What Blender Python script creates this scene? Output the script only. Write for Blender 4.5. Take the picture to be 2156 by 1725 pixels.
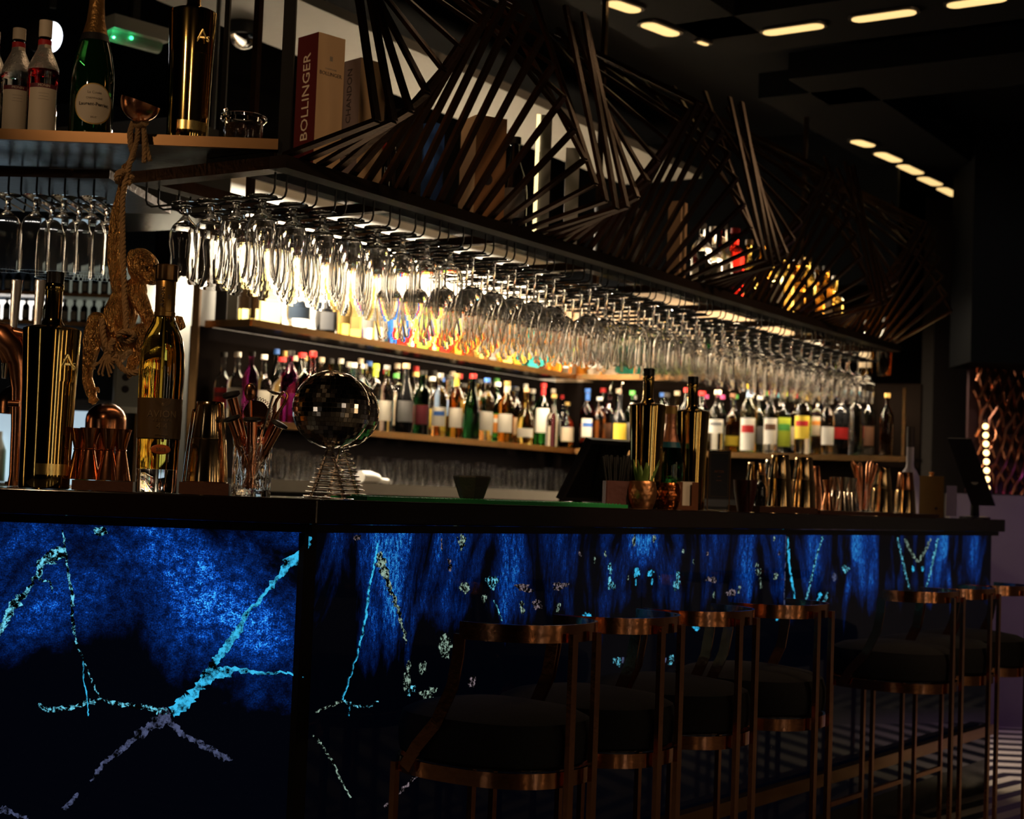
import bpy, math, random
from mathutils import Vector, Matrix
S = bpy.context.scene
for o in list(bpy.data.objects): bpy.data.objects.remove(o)
COL = S.collection
PI = math.pi
# ---------------------------------------------------------------- camera
FPX = 3300.0; PITCH = math.atan(182/FPX); ROLL = 0.038; ZC = 1.121
_F = Vector((0, math.cos(PITCH), math.sin(PITCH))); _R0 = Vector((1, 0, 0)); _U0 = Vector((0, -math.sin(PITCH), math.cos(PITCH)))
_R = _R0*math.cos(ROLL) + _U0*math.sin(ROLL); _U = _U0*math.cos(ROLL) - _R0*math.sin(ROLL)
CAM = Vector((0, 0, ZC))
cd = bpy.data.cameras.new('camera'); cam = bpy.data.objects.new('camera', cd); COL.objects.link(cam)
M = Matrix(((_R.x, _U.x, -_F.x, CAM.x), (_R.y, _U.y, -_F.y, CAM.y), (_R.z, _U.z, -_F.z, CAM.z), (0, 0, 0, 1)))
cam.matrix_world = M
cd.sensor_width = 36; cd.lens = FPX/2156*36; cd.clip_start = 0.05; cd.clip_end = 60
cd.dof.use_dof = True; cd.dof.focus_distance = 3.25; cd.dof.aperture_fstop = 5.6
S.camera = cam
def P(px, py, d):
    r = _F + _R*((px-1078)/FPX) + _U*((862.5-py)/FPX)
    return CAM + r*(d/r.y)
def G(px, d, z, py=1040):
    """point at picture column px (around row py), world depth d, height z"""
    p = P(px, py, d); return Vector((p.x, p.y, z))
# ---------------------------------------------------------------- world + exposure
W = bpy.data.worlds.new('world'); S.world = W; W.use_nodes = True
W.node_tree.nodes['Background'].inputs[0].default_value = (0.30, 0.24, 0.20, 1)
W.node_tree.nodes['Background'].inputs[1].default_value = 0.010
S.view_settings.view_transform = 'Standard'; S.view_settings.look = 'None'; S.view_settings.gamma = 1
S.view_settings.use_curve_mapping = False; S.view_settings.exposure = 0.15
try:
    S.cycles.max_bounces = 64; S.cycles.transmission_bounces = 64; S.cycles.glossy_bounces = 5; S.cycles.diffuse_bounces = 3
    S.cycles.caustics_reflective = False; S.cycles.caustics_refractive = False
except Exception: pass
AX = Vector((0.5373, 0.8434, 0)); NN = Vector((0.8434, -0.5373, 0))     # along the bar / towards the guests
ANG = math.atan2(AX.y, AX.x)
def area(name, loc, target, sx, sy, power, color, spread=PI):
    l = bpy.data.lights.new(name, 'AREA'); l.shape = 'RECTANGLE'; l.size = sx; l.size_y = sy; l.energy = power; l.color = color; l.spread = spread
    o = bpy.data.objects.new(name, l); COL.objects.link(o); o.location = loc
    z = (Vector(loc)-Vector(target)).normalized(); x = AX.copy()
    if abs(x.dot(z)) > .98: x = Vector((1, 0, 0))
    x = (x - z*x.dot(z)).normalized(); y = z.cross(x)
    o.matrix_world = Matrix(((x.x, y.x, z.x, loc[0]), (x.y, y.y, z.y, loc[1]), (x.z, y.z, z.z, loc[2]), (0, 0, 0, 1)))
    return o
def spot(name, loc, target, power, color, ang, blend=.5, r=.04):
    l = bpy.data.lights.new(name, 'SPOT'); l.energy = power; l.color = color; l.spot_size = ang; l.spot_blend = blend; l.shadow_soft_size = r
    o = bpy.data.objects.new(name, l); COL.objects.link(o); o.location = loc
    o.rotation_euler = (Vector(target)-Vector(loc)).to_track_quat('-Z', 'Y').to_euler(); return o
WARM = (1, .72, .42)
# back bar reference lines (world xy)
B0, B1, B2, B3 = [Vector(v)*1.1 for v in ((-1.227, 6.07, 0), (-1.015, 6.0, 0), (0.324, 8.10, 0), (1.90, 7.38, 0))]
MIDZ = 1.824; LOWZ = 1.4015; BSC = 1.1
K0 = P(602, 334, 3.6); K0.z = 0                       # canopy front left corner
def KP(s, u=0, z=0): return Vector((K0.x, K0.y, 0)) + AX*s + NN*u + Vector((0, 0, z))
KLEN = 4.375
C0 = G(670, 3.10, 0); C1 = G(2118, 6.50, 0); CL = G(-260, 3.03, 0)        # counter front edge corner / far end / left end
def barD(px): return 1/(0.3226 - (px-670)*0.0001166) if px > 670 else 3.1-(670-px)*.0001
# light from the shelf strips (warm LED under each shelf), the room's lamps and added spots
mid_c = (B1+B2)/2
def led(name, a, b2, back, z, w, power, col=(1, .78, .5)):
    """LED strip under a shelf board, just behind its front edge, shining down"""
    c = (a+b2)/2+back*.03; d_ = (b2-a); l = bpy.data.lights.new(name, 'AREA'); l.shape = 'RECTANGLE'; l.size = d_.length*.94; l.size_y = w; l.energy = power; l.color = col
    o = bpy.data.objects.new(name, l); COL.objects.link(o); o.location = (c.x, c.y, z); o.rotation_euler = (0, 0, math.atan2(d_.y, d_.x)); return o
BK = -NN; BR = Vector((-(B3-B2).y, (B3-B2).x, 0)).normalized()
led('shelf_led_upper', B1, B2, BK, 2.46, .04, 85, (1, .86, .66))
led('shelf_led_middle', B1, B2, BK, MIDZ-.024, .02, 26)
led('shelf_led_right', B2, B3, BR, MIDZ-.024, .02, 17)
led('shelf_led_right_upper', B2, B3, BR, 2.30, .06, 30)
spot('added_cups_spot', (1.25, 2.9, 2.9), (.42, 4.15, 1.15), 55, (1, .6, .3), .42, .7, .04)  # added spot, no fixture, brightens the copper cups on the counter
led('shelf_led_low', B1, B2, BK, LOWZ-.024, .02, 15, (1, .86, .68))
led('shelf_led_low_right', B2, B3, BR, LOWZ-.024, .02, 2.0)
area('counter_downlights', (-.7, 4.2, 2.9), (-.5, 3.3, 1.1), 2.5, .15, 3, (1, .62, .32), 1.9)
area('ceiling_slot_glow', (1.6, 5.9, 2.95), (1.3, 5.0, .8), 1.6, .12, 2, (1, .66, .36), 2.2)
spot('added_display_spot', (-1.5, 1.6, 2.6), (-.85, 3.8, 2.08), 22, (1, .66, .38), .42, .7, .05)  # added spot, no fixture, lights the labels on the top left shelf
spot('added_boxes_spot', (-.2, 1.5, 2.5), (-.35, 4.4, 2.1), 30, (1, .66, .38), .5, .7, .05)  # added spot from the camera side for the gift boxes
spot('downlight_left', (-1.3, 1.5, 2.9), (-.75, 3.3, 1.35), 48, (1, .62, .32), .55, .8, .05)
spot('downlight_right', (2.6, 3.0, 2.9), (.9, 4.6, 1.1), 26, (1, .64, .36), .8, .8, .05)
spot('added_lattice_spot', (3.0, 3.4, 2.9), (1.0, 5.9, 2.3), 90, (1, .62, .34), .75, .8, .06)  # added spot, no fixture, lifts the dark right part of the lattice
spot('added_side_wall_spot', (2.3, 6.6, 3.0), (2.6, 9.0, 1.5), 45, (1, .84, .72), 1.2, .9, .1)  # added spot, no fixture, lifts the grey side wall out of black
spot('purple_bar_light', (4.4, 4.9, 2.7), (1.95, 6.4, 1.15), 26, (.42, .10, 1), .35, .7, .05)
spot('purple_stage_light', (4.6, 6.4, 2.8), (2.9, 7.8, .3), 90, (.45, .12, 1), .9, .6, .08)
# ---------------------------------------------------------------- materials
MATS = {}
def nt(name):
    m = bpy.data.materials.new(name); m.use_nodes = True; t = m.node_tree
    return m, t, t.nodes['Principled BSDF']
def mat(name, col, rough=.5, metal=0, emis=None, es=0, trans=0, ior=1.45, bump=0, bs=40, var=0, coat=0, aniso=None, spec=None):
    if name in MATS: return MATS[name]
    m, t, b = nt(name)
    b.inputs['Base Color'].default_value = (*col, 1); b.inputs['Roughness'].default_value = rough; b.inputs['Metallic'].default_value = metal
    b.inputs['Transmission Weight'].default_value = trans; b.inputs['IOR'].default_value = ior; b.inputs['Coat Weight'].default_value = coat
    if spec is not None: b.inputs['Specular IOR Level'].default_value = spec
    if emis: b.inputs['Emission Color'].default_value = (*emis, 1); b.inputs['Emission Strength'].default_value = es
    tc = t.nodes.new('ShaderNodeTexCoord')
    if var:
        n = t.nodes.new('ShaderNodeTexNoise'); n.inputs['Scale'].default_value = bs*.35; n.inputs['Detail'].default_value = 4
        t.links.new(tc.outputs['Object'], n.inputs['Vector'])
        r = t.nodes.new('ShaderNodeMapRange'); r.inputs['To Min'].default_value = 1-var; r.inputs['To Max'].default_value = 1+var
        t.links.new(n.outputs['Fac'], r.inputs['Value'])
        mx = t.nodes.new('ShaderNodeVectorMath'); mx.operation = 'SCALE'; mx.inputs[0].default_value = col
        t.links.new(r.outputs['Result'], mx.inputs['Scale']); t.links.new(mx.outputs[0], b.inputs['Base Color'])
    if bump:
        n = t.nodes.new('ShaderNodeTexNoise'); n.inputs['Scale'].default_value = bs; n.inputs['Detail'].default_value = 3
        t.links.new(tc.outputs['Object'], n.inputs['Vector'])
        bp = t.nodes.new('ShaderNodeBump'); bp.inputs['Strength'].default_value = bump; bp.inputs['Distance'].default_value = .01
        t.links.new(n.outputs['Fac'], bp.inputs['Height']); t.links.new(bp.outputs[0], b.inputs['Normal'])
    MATS[name] = m; return m
def glassmat(name, col=(1, 1, 1), rough=0.0, ior=1.45): return mat(name, col, rough, 0, trans=1, ior=ior)
BLACK = mat('black_lacquer', (.012, .010, .009), .22, 0, bump=.05, bs=60)
DARKM = mat('dark_bronze', (.085, .046, .026), .30, 1, bump=.12, bs=90, var=.3)
BRASS = mat('aged_brass', (.56, .31, .13), .27, 1, var=.2, bs=30)
DBRASS = mat('dark_brass', (.13, .07, .03), .3, 1, var=.2, bs=30)
COPPER = mat('polished_copper', (.80, .34, .17), .22, 1, bump=.03, bs=30, var=.1)
ROSE = mat('rose_gold', (.62, .27, .14), .2, 1, bump=.04, bs=40, var=.1)
GOLD = mat('gold_mirror', (.55, .38, .12), .09, 1, var=.05)
STEEL = mat('steel', (.72, .66, .58), .15, 1, bump=.02, bs=30, var=.05)
BLKWIRE = mat('black_wire', (.01, .01, .01), .35, .3, var=.1)
WALLD = mat('dark_grey_paint', (.10, .088, .088), .8, 0, bump=.05, bs=80, var=.1)
WALLB = mat('black_paint', (.002, .0024, .0034), .85, 0, spec=.1, bump=.05, bs=60, var=.1)
GREYP = mat('pale_grey_panel', (.30, .29, .27), .6, 0, bump=.04, bs=60, var=.05)
WHITEP = mat('white_panel', (.82, .79, .72), .5, 0, var=.03)
GLASS = glassmat('clear_glass'); MATTB = mat('matt_black', (.008, .007, .006), .7, spec=.15, var=.1); LED = mat('warm_led', (1, .9, .7), .5, emis=(1, .80, .52), es=14)
# ---------------------------------------------------------------- mesh builder
class MB:
    def __init__(s): s.v = []; s.f = []; s.m = []
    def add(s, vs, fs, mi=0):
        b = len(s.v); s.v += [tuple(v) for v in vs]; s.f += [tuple(b+i for i in f) for f in fs]; s.m += [mi]*len(fs); return s
    def box(s, c, d, rot=0, mi=0, mt=None):
        c = Vector(c); hx, hy, hz = d[0]/2, d[1]/2, d[2]/2
        R = mt if mt is not None else Matrix.Rotation(rot, 3, 'Z')
        vs = [c + R @ Vector((x*hx, y*hy, z*hz)) for x in (-1, 1) for y in (-1, 1) for z in (-1, 1)]
        return s.add(vs, [(0, 1, 3, 2), (4, 6, 7, 5), (0, 4, 5, 1), (2, 3, 7, 6), (0, 2, 6, 4), (1, 5, 7, 3)], mi)
    def bar(s, a, b, w, h, side, mi=0):
        """box beam a->b, w across 'side', h across the other normal"""
        a = Vector(a); b = Vector(b); d = (b-a).normalized(); sd = Vector(side); sd = (sd-d*sd.dot(d)).normalized(); up = d.cross(sd)
        vs = [p + sd*x*w/2 + up*y*h/2 for p in (a, b) for x, y in ((-1, -1), (1, -1), (1, 1), (-1, 1))]
        return s.add(vs, [(3, 2, 1, 0), (4, 5, 6, 7), (0, 1, 5, 4), (1, 2, 6, 5), (2, 3, 7, 6), (3, 0, 4, 7)], mi)
    def prism(s, pts, z0, z1, mi=0):
        n = len(pts); vs = [(p[0], p[1], z0) for p in pts] + [(p[0], p[1], z1) for p in pts]
        ar = sum(pts[i][0]*pts[(i+1) % n][1]-pts[(i+1) % n][0]*pts[i][1] for i in range(n))
        idx = list(range(n)) if ar > 0 else list(range(n))[::-1]
        fs = [tuple(idx[::-1]), tuple(i+n for i in idx)] + [(idx[i], idx[(i+1) % n], idx[(i+1) % n]+n, idx[i]+n) for i in range(n)]
        return s.add(vs, fs, mi)
    def lathe(s, prof, n=24, c=(0, 0, 0), mi=0, close=False, sq=None, flute=0, nf=0):
        """prof [(r,z)..] from bottom to top on the outside; sq: superellipse exponent"""
        c = Vector(c); vs = []; fs = []; rows = []
        for r, z in prof:
            if r <= 1e-6: rows.append([len(vs)]); vs.append(c+Vector((0, 0, z)))
            else:
                row = []
                for k in range(n):
                    a = 2*PI*k/n; q = 1
                    if sq: q = (abs(math.cos(a))**sq+abs(math.sin(a))**sq)**(-1/sq)
                    if flute: q *= 1+flute*math.cos(nf*a)
                    row.append(len(vs)); vs.append(c+Vector((r*q*math.cos(a), r*q*math.sin(a), z)))
                rows.append(row)
        R = list(zip(rows, rows[1:]))
        if close: R.append((rows[-1], rows[0]))
        for A, B in R:
            if len(A) == 1 and len(B) == 1: continue
            for k in range(n):
                k2 = (k+1) % n
                if len(A) == 1: fs.append((A[0], B[k2], B[k]))
                elif len(B) == 1: fs.append((A[k], A[k2], B[0]))
                else: fs.append((A[k], A[k2], B[k2], B[k]))
        return s.add(vs, fs, mi)
    def tube(s, pts, r, n=8, mi=0, closed=False):
        pts = [Vector(p) for p in pts]; N = len(pts); vs = []; fs = []; prev = None
        for i, p in enumerate(pts):
            if closed: d = pts[(i+1) % N]-pts[i-1]
            else: d = pts[min(i+1, N-1)]-pts[max(i-1, 0)]
            d.normalize()
            if prev is None:
                prev = Vector((0, 0, 1)) if abs(d.z) < .9 else Vector((1, 0, 0))
            x = (prev-d*prev.dot(d)).normalized(); y = d.cross(x); prev = x
            rr = r[i] if isinstance(r, (list, tuple)) else r
            vs += [p + (x*math.cos(2*PI*k/n)+y*math.sin(2*PI*k/n))*rr for k in range(n)]
        for i in range(N if closed else N-1):
            j = (i+1) % N
            for k in range(n): fs.append((i*n+k, i*n+(k+1) % n, j*n+(k+1) % n, j*n+k))
        if not closed: fs += [tuple(range(n))[::-1], tuple((N-1)*n+k for k in range(n))]
        return s.add(vs, fs, mi)
    def ball(s, c, r, n=16, mi=0, sc=(1, 1, 1)):
        m = n//2; b = len(s.v); c = Vector(c)
        s.lathe([(r*math.sin(PI*i/m) if 0 < i < m else 0, -r*math.cos(PI*i/m)) for i in range(m+1)], n, (0, 0, 0), mi)
        for i in range(b, len(s.v)):
            v = s.v[i]; s.v[i] = (c.x+v[0]*sc[0], c.y+v[1]*sc[1], c.z+v[2]*sc[2])
        return s
    def arcband(s, r, z0, z1, a0, a1, th=.0006, n=24, c=(0, 0, 0), mi=0):
        """curved sheet with real thickness on a cylinder"""
        c = Vector(c); vs = []; fs = []
        for i in range(n+1):
            a = a0+(a1-a0)*i/n
            for rr, z in ((r, z0), (r+th, z0), (r+th, z1), (r, z1)): vs.append(c+Vector((rr*math.cos(a), rr*math.sin(a), z)))
        for i in range(n):
            b = i*4; q = b+4
            for k in range(4): fs.append((b+k, q+k, q+(k+1) % 4, b+(k+1) % 4))
        fs += [(0, 1, 2, 3), (n*4+3, n*4+2, n*4+1, n*4)]
        return s.add(vs, fs, mi)
    def build(s, name, mats, parent=None, smooth=True, ang=38):
        me = bpy.data.meshes.new(name); me.from_pydata(s.v, [], s.f)
        for m in (mats if isinstance(mats, (list, tuple)) else [mats]): me.materials.append(m)
        me.polygons.foreach_set('material_index', s.m)
        if smooth:
            me.polygons.foreach_set('use_smooth', [True]*len(me.polygons)); me.set_sharp_from_angle(angle=math.radians(ang))
        me.update()
        o = bpy.data.objects.new(name, me); COL.objects.link(o)
        if parent: o.parent = parent
        return o
def tag(o, label=None, cat=None, group=None, kind=None):
    if label: o['label'] = label
    if cat: o['category'] = cat
    if group: o['group'] = group
    if kind: o['kind'] = kind
    return o
def thing(name, label, cat, loc=(0, 0, 0), rz=0, group=None):
    o = bpy.data.objects.new(name, None); o.empty_display_size = .05; COL.objects.link(o); o.location = loc; o.rotation_euler = (0, 0, rz)
    return tag(o, label, cat, group)
def struct(name, mb, m, **k): return tag(mb.build(name, m, **k), kind='structure')
def copy_tree(o, loc=None, rz=None, label=None, group=None, scale=None):
    c = o.copy(); COL.objects.link(c)
    for ch in [x for x in bpy.data.objects if x.parent == o]:
        d = ch.copy(); COL.objects.link(d); d.parent = c
        for g in [x for x in bpy.data.objects if x.parent == ch]:
            e = g.copy(); COL.objects.link(e); e.parent = d
    if loc is not None: c.location = loc
    if rz is not None: c.rotation_euler = (0, 0, rz)
    if label: c['label'] = label
    if group: c['group'] = group
    if scale: c.scale = scale
    return c
def text(name, s, size, m, parent, loc, mt=None, depth=.0004, cyl=None, align='CENTER', up90=False, sx=1.0):
    cu = bpy.data.curves.new(name, 'FONT'); cu.body = s; cu.size = size; cu.align_x = align; cu.align_y = 'CENTER'; cu.extrude = depth; cu.resolution_u = 2
    tmp = bpy.data.objects.new('tmp', cu); COL.objects.link(tmp)
    me = bpy.data.meshes.new_from_object(tmp.evaluated_get(bpy.context.evaluated_depsgraph_get()))
    bpy.data.objects.remove(tmp); bpy.data.curves.remove(cu)
    me.name = name
    me.materials.clear(); me.materials.append(m)
    for v in me.vertices:
        x, y, z = v.co; x *= sx
        if up90: x, y = -y, x
        if cyl:   # wrap on the -Y side of a cylinder of radius cyl
            a = -PI/2 + x/cyl; rr = cyl+z; v.co = (rr*math.cos(a), rr*math.sin(a), y)
        else: v.co = (x, -z, y)    # stands upright facing -Y
    if mt is not None: me.transform(mt.to_4x4())
    host = parent
    for ch in bpy.data.objects:          # lettering belongs to the label, card or carton it is printed on
        if ch.parent == parent and ch.name.split('.')[0] in ('label', 'carton', 'menu_card', 'neck_sleeve') and (ch.name.split('.')[0] != 'neck_sleeve' or up90): host = ch
    o = bpy.data.objects.new(name, me); COL.objects.link(o); o.parent = host; o.location = loc
    return o
rnd = random.Random(7)
def FACE(px, d):   # heading that turns local -Y to the camera
    p = G(px, d, 0); return math.atan2(p.y, p.x)-PI/2
# ================================================================ SETTING
mfloor, t, b = nt('striped_floor')
b.inputs['Roughness'].default_value = .18
tc = t.nodes.new('ShaderNodeTexCoord'); mp = t.nodes.new('ShaderNodeMapping'); mp.inputs['Rotation'].default_value = (0, 0, .05)
t.links.new(tc.outputs['Object'], mp.inputs['Vector'])
sx = t.nodes.new('ShaderNodeSeparateXYZ'); t.links.new(mp.outputs[0], sx.inputs[0])
def mth(t, op, a, bb=None, c=None):
    n = t.nodes.new('ShaderNodeMath'); n.operation = op
    for i, x in enumerate((a, bb, c)):
        if x is None: continue
        if isinstance(x, (int, float)): n.inputs[i].default_value = x
        else: t.links.new(x, n.inputs[i])
    return n.outputs[0]
tri = mth(t, 'PINGPONG', sx.outputs['X'], 1.3)
val = mth(t, 'ADD', sx.outputs['Y'], mth(t, 'MULTIPLY', mth(t, 'MAXIMUM', mth(t, 'SUBTRACT', tri, .75), 0), 1.2))
st = mth(t, 'GREATER_THAN', mth(t, 'FRACT', mth(t, 'MULTIPLY', val, 5.5)), .5)
mixc = t.nodes.new('ShaderNodeMix'); mixc.data_type = 'RGBA'; mixc.inputs[6].default_value = (.012, .012, .013, 1); mixc.inputs[7].default_value = (.55, .50, .42, 1)
t.links.new(st, mixc.inputs[0]); t.links.new(mixc.outputs[2], b.inputs['Base Color'])
struct('floor', MB().box((1, 5.5, -.05), (14, 16, .1)), mfloor, smooth=False)
struct('ceiling', MB().box((1, 5.5, 3.25), (14, 16, .1)), WALLB, smooth=False)
struct('wall_right', MB().box((4.9, 5.5, 1.6), (.1, 16, 3.3)), WALLD, smooth=False)
struct('wall_left', MB().box((-5.9, 5.5, 1.6), (.1, 16, 3.3)), WALLB, smooth=False)
struct('wall_front', MB().box((1, -2.4, 1.6), (14, .1, 3.3)), WALLB, smooth=False)
struct('wall_back', MB().box((1, 12.2, 1.6), (14, .1, 3.3)), WALLD, smooth=False)
# grey wall closing the room beyond the counter end
w0 = G(1950, 9.7, 0); w1 = G(2250, 11.2, 0); wd = (w1-w0).normalized()
struct('wall_side', MB().bar(w0+Vector((0, 0, 1.55))-wd*.02, w0+wd*2.7+Vector((0, 0, 1.55)), .08, 3.1, (-wd.y, wd.x, 0)), WALLD, smooth=False)
# dropped ceiling bands with raised trays
def zpt(px, py, z):
    r = _F + _R*((px-1078)/FPX) + _U*((862.5-py)/FPX); k = (z-ZC)/r.z; return CAM + r*k
CZ = 3.0
def cring(name, o, la, ln, wband):
    """rectangular ceiling band (ring) hanging below the tray; o = near-bar far corner"""
    m = MB()
    A, N = AX, NN
    P0 = o; P1 = o-A*la; P2 = P1+N*ln; P3 = o+N*ln
    zc = CZ+.06
    m.bar(Vector((P0.x, P0.y, zc)), Vector((P1.x, P1.y, zc)), wband, .12, N)
    m.bar(Vector((P0.x, P0.y, zc)), Vector((P3.x, P3.y, zc)), wband, .12, A)
    m.bar(Vector((P1.x, P1.y, zc)), Vector((P2.x, P2.y, zc)), wband, .12, A)
    m.bar(Vector((P3.x, P3.y, zc)), Vector((P2.x, P2.y, zc)), wband, .12, N)
    return struct(name, m, WALLB, smooth=False)
c1 = zpt(1480, 86, CZ); c2 = zpt(2050, 414, CZ)
cring('trim_1', c1, 4.2, 3.0, .5); cring('trim_2', c2, 2.6, 2.6, .5)
LAMP = mat('warm_lamp_slot', (1, .85, .5), .5, emis=(1, .66, .26), es=1.05)
FRM = mat('lamp_trim', (.02, .018, .016), .4, var=.1)
def slotlamp(a, b2, w, label, grp):
    a = Vector(a); b2 = Vector(b2); mid = (a+b2)/2; L = (b2-a).length; an = math.atan2(b2.y-a.y, b2.x-a.x)
    t_ = thing('ceiling_light', label, 'ceiling light', (mid.x, mid.y, CZ), an, grp)
    pts = []
    r = w/2
    for k in range(7): q = -PI/2+PI*k/6; pts.append((L/2-r+r*math.cos(q), r*math.sin(q)))
    for k in range(7): q = PI/2+PI*k/6; pts.append((-L/2+r+r*math.cos(q), r*math.sin(q)))
    MB().prism(pts, -.012, -.003).build('diffuser', LAMP, t_)
    m = MB(); n = len(pts); out = [(x*1.0+(.012 if x > 0 else -.012), y*(1+.024/w)) for x, y in pts]
    vs = [(x, y, -.009) for x, y in pts]+[(x, y, -.009) for x, y in out]+[(x, y, 0) for x, y in out]
    m.add(vs, [(i, (i+1) % n, (i+1) % n+n, i+n) for i in range(n)]+[(i+n, (i+1) % n+n, (i+1) % n+2*n, i+2*n) for i in range(n)])
    m.build('frame', FRM, t_)
g1 = 'slot lights around the near ceiling tray'; g2 = 'slot lights around the far ceiling tray'
for (a, b2, w, l, g) in [((1280, -2), (1344, 20), .07, 'warm slot light on the near tray, cut by the photo top, leftmost', g1),
        ((1356, 44), (1424, 70), .07, 'wide warm slot light just above the corner of the near ceiling tray', g1),
        ((1470, 83), (1490, 90), .022, 'tiny bright slot light at the corner of the near ceiling tray', g1),
        ((1608, 66), (1734, 48), .07, 'long thin slot light nearest the tray corner, on the near tray far side', g1),
        ((1794, 38), (1929, 19), .07, 'long thin slot light in the middle of the near tray far side', g1),
        ((1994, 8), (2120, -10), .07, 'long thin slot light at top right, running out of the photo', g1),
        ((1797, 292), (1836, 305), .07, 'first warm slot light of the far row, topmost and left', g2),
        ((1848, 318), (1892, 337), .07, 'second warm slot light down the far row', g2),
        ((1896, 344), (1937, 363), .07, 'third warm slot light down the far row, the middle one', g2),
        ((1939, 370), (1977, 387), .07, 'fourth warm slot light down the far row', g2),
        ((1980, 392), (2016, 410), .07, 'last warm slot light of the far row, lowest and right', g2),
        ((2040, 415), (2062, 413), .03, 'small dim slot light past the end of the far row', g2)]:
    pa, pb = zpt(*a, CZ), zpt(*b2, CZ)
    slotlamp(pa, pb, w, l, g)
dl = zpt(1613, 15, CZ-.0)
t_ = thing('downlight', 'small round recessed spot in the dark ceiling above the slot lights', 'downlight', (dl.x, dl.y, CZ+.18))
MB().lathe([(.035, -.02), (.05, -.02), (.05, 0), (.035, 0)], 20, close=True).build('ring', FRM, t_)
MB().lathe([(0, -.012), (.035, -.012), (.035, -.006), (0, -.006)], 20).build('lens', mat('dim_lens', (.2, .12, .1), .3, var=.05), t_)
# light grey soffit over the back bar
sA = zpt(630, 0, 2.9); sB = zpt(589, 103, 2.9)
def onbar(p, s): return p + AX*s
off = (sB-sA); offn = off.dot(NN)
q0 = sA-AX*1.6; q1 = sA+AX*3.4
struct('trim_3', MB().prism([q0, q1, q1+NN*offn, q0+NN*offn], 2.9, 2.94), GREYP, smooth=False)
# back bar walls
def wallstrip(name, a, b2, z0, z1, th, back, m):
    a = Vector(a)+back*th/2; b2 = Vector(b2)+back*th/2
    return struct(name, MB().bar(Vector((a.x, a.y, (z0+z1)/2)), Vector((b2.x, b2.y, (z0+z1)/2)), th, z1-z0, back), m, smooth=False)
DSH = .28
brightp = mat('lit_back_panel', (.95, .82, .62), .5, emis=(1, .87, .68), es=1.8)
wallstrip('wall_bar_left', B1+BK*DSH-AX*.02, B2+BK*DSH+AX*.3, 0, MIDZ-.02, .05, BK, mat('back_wall_brown', (.006, .0045, .004), .7, spec=.0, var=.2))
wallstrip('wall_bar_upper', B1+BK*DSH-AX*.02, B2+BK*DSH+AX*.3, MIDZ-.02, 2.5, .05, BK, WHITEP)
wallstrip('wall_bar_top', B1+BK*DSH-AX*.02, B2+BK*DSH+AX*.3, 2.5, 3.2, .05, BK, WALLB)
dR = (B3-B2).normalized()
wallstrip('wall_bar_right', B2+BR*DSH-dR*.3, B3+BR*DSH-dR*.02, 0, MIDZ-.02, .05, BR, mat('back_wall_dark', (.008, .0055, .0045), .7, spec=.0, var=.2))
wallstrip('wall_bar_right_upper', B2+BR*DSH-dR*.3, B2.lerp(B3, .62)+BR*DSH, MIDZ-.02, 2.35, .05, BR, mat('tan_wall', (.34, .24, .15), .6, var=.15))
wallstrip('wall_bar_right_top', B2+BR*DSH-dR*.3, B3+BR*DSH-dR*.17, 2.35, 3.2, .05, BR, WALLB)
# wall panel behind the middle shelf bottles; LED light on it put into emission
t_ = thing('glow_panel', 'warm white wall panel, LED light put into its glow, behind the middle shelf bottles', 'light panel')
m = MB(); a = B1+BK*(DSH-.012)+AX*.1; b2 = B2+BK*(DSH-.012)+AX*.02
m.bar(Vector((a.x, a.y, MIDZ+.285)), Vector((b2.x, b2.y, MIDZ+.285)), .014, .51, BK); m.build('diffuser', brightp, t_, smooth=False)
m = MB(); m.bar(Vector((a.x, a.y, MIDZ+.552)), Vector((b2.x, b2.y, MIDZ+.552)), .02, .012, BK); m.build('frame', BRASS, t_, smooth=False)
# ---------------------------------------------------------------- shelves of the back bar
def shelf(name, label, a, b2, z, back, depth=DSH-.02, th=.03, posts=(), ph=.36, end=False, grp='brass edged shelves of the back bar'):
    t_ = thing(name, label, 'shelf', (0, 0, 0), 0, grp)
    a = Vector(a); b2 = Vector(b2)
    m = MB(); o1 = a+back*depth/2; o2 = b2+back*depth/2
    m.bar(Vector((o1.x, o1.y, z-.012)), Vector((o2.x, o2.y, z-.012)), depth-.012, .02, back); m.build('board', BLACK, t_, smooth=False)
    if end: m = MB(); m.bar(Vector((a.x, a.y, z-.012)), Vector((a.x, a.y, z-.012))+back*depth, .012, th, Vector((back.y, -back.x, 0))); m.build('end_strip', BRASS, t_, smooth=False)
    m = MB(); m.bar(Vector((a.x, a.y, z-.012)), Vector((b2.x, b2.y, z-.012)), .012, th, back); m.build('edge_strip', BRASS, t_, smooth=False)
    for k in posts:
        p = a.lerp(b2, k)
        MB().box((p.x+back.x*.004, p.y+back.y*.004, z+ph/2+.003), (.016, .016, ph-.006), math.atan2(back.y, back.x)).build('post', BRASS, t_, smooth=False)
    return t_
shelf('display_shelf', 'brass edged middle shelf running away from the camera behind the hanging glasses', B1, B2, MIDZ, BK, posts=(.005, .33, .66, .98), end=True)
shelf('display_shelf', 'brass edged lower shelf running away from the camera above the stored glassware', B1, B2, LOWZ, BK, end=True)
shelf('display_shelf', 'brass edged middle shelf facing the camera behind the bowls of the wine glasses', B2+dR*.012, B2.lerp(B3, .84), MIDZ, BR)
shelf('display_shelf', 'brass edged lower shelf facing the camera behind the gold bottles and shaker tins', B2+dR*.012, B3, LOWZ, BR, posts=(.97,), ph=.36)
# copper post left of the back bar
p = G(402, 6.70, 0)
tag(MB().box((p.x-.015, p.y, 1.05), (.03, .03, 2.1)).build('corner_post', BRASS, smooth=False), 'tall brass corner post at the left end of the back bar', 'post')
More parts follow.
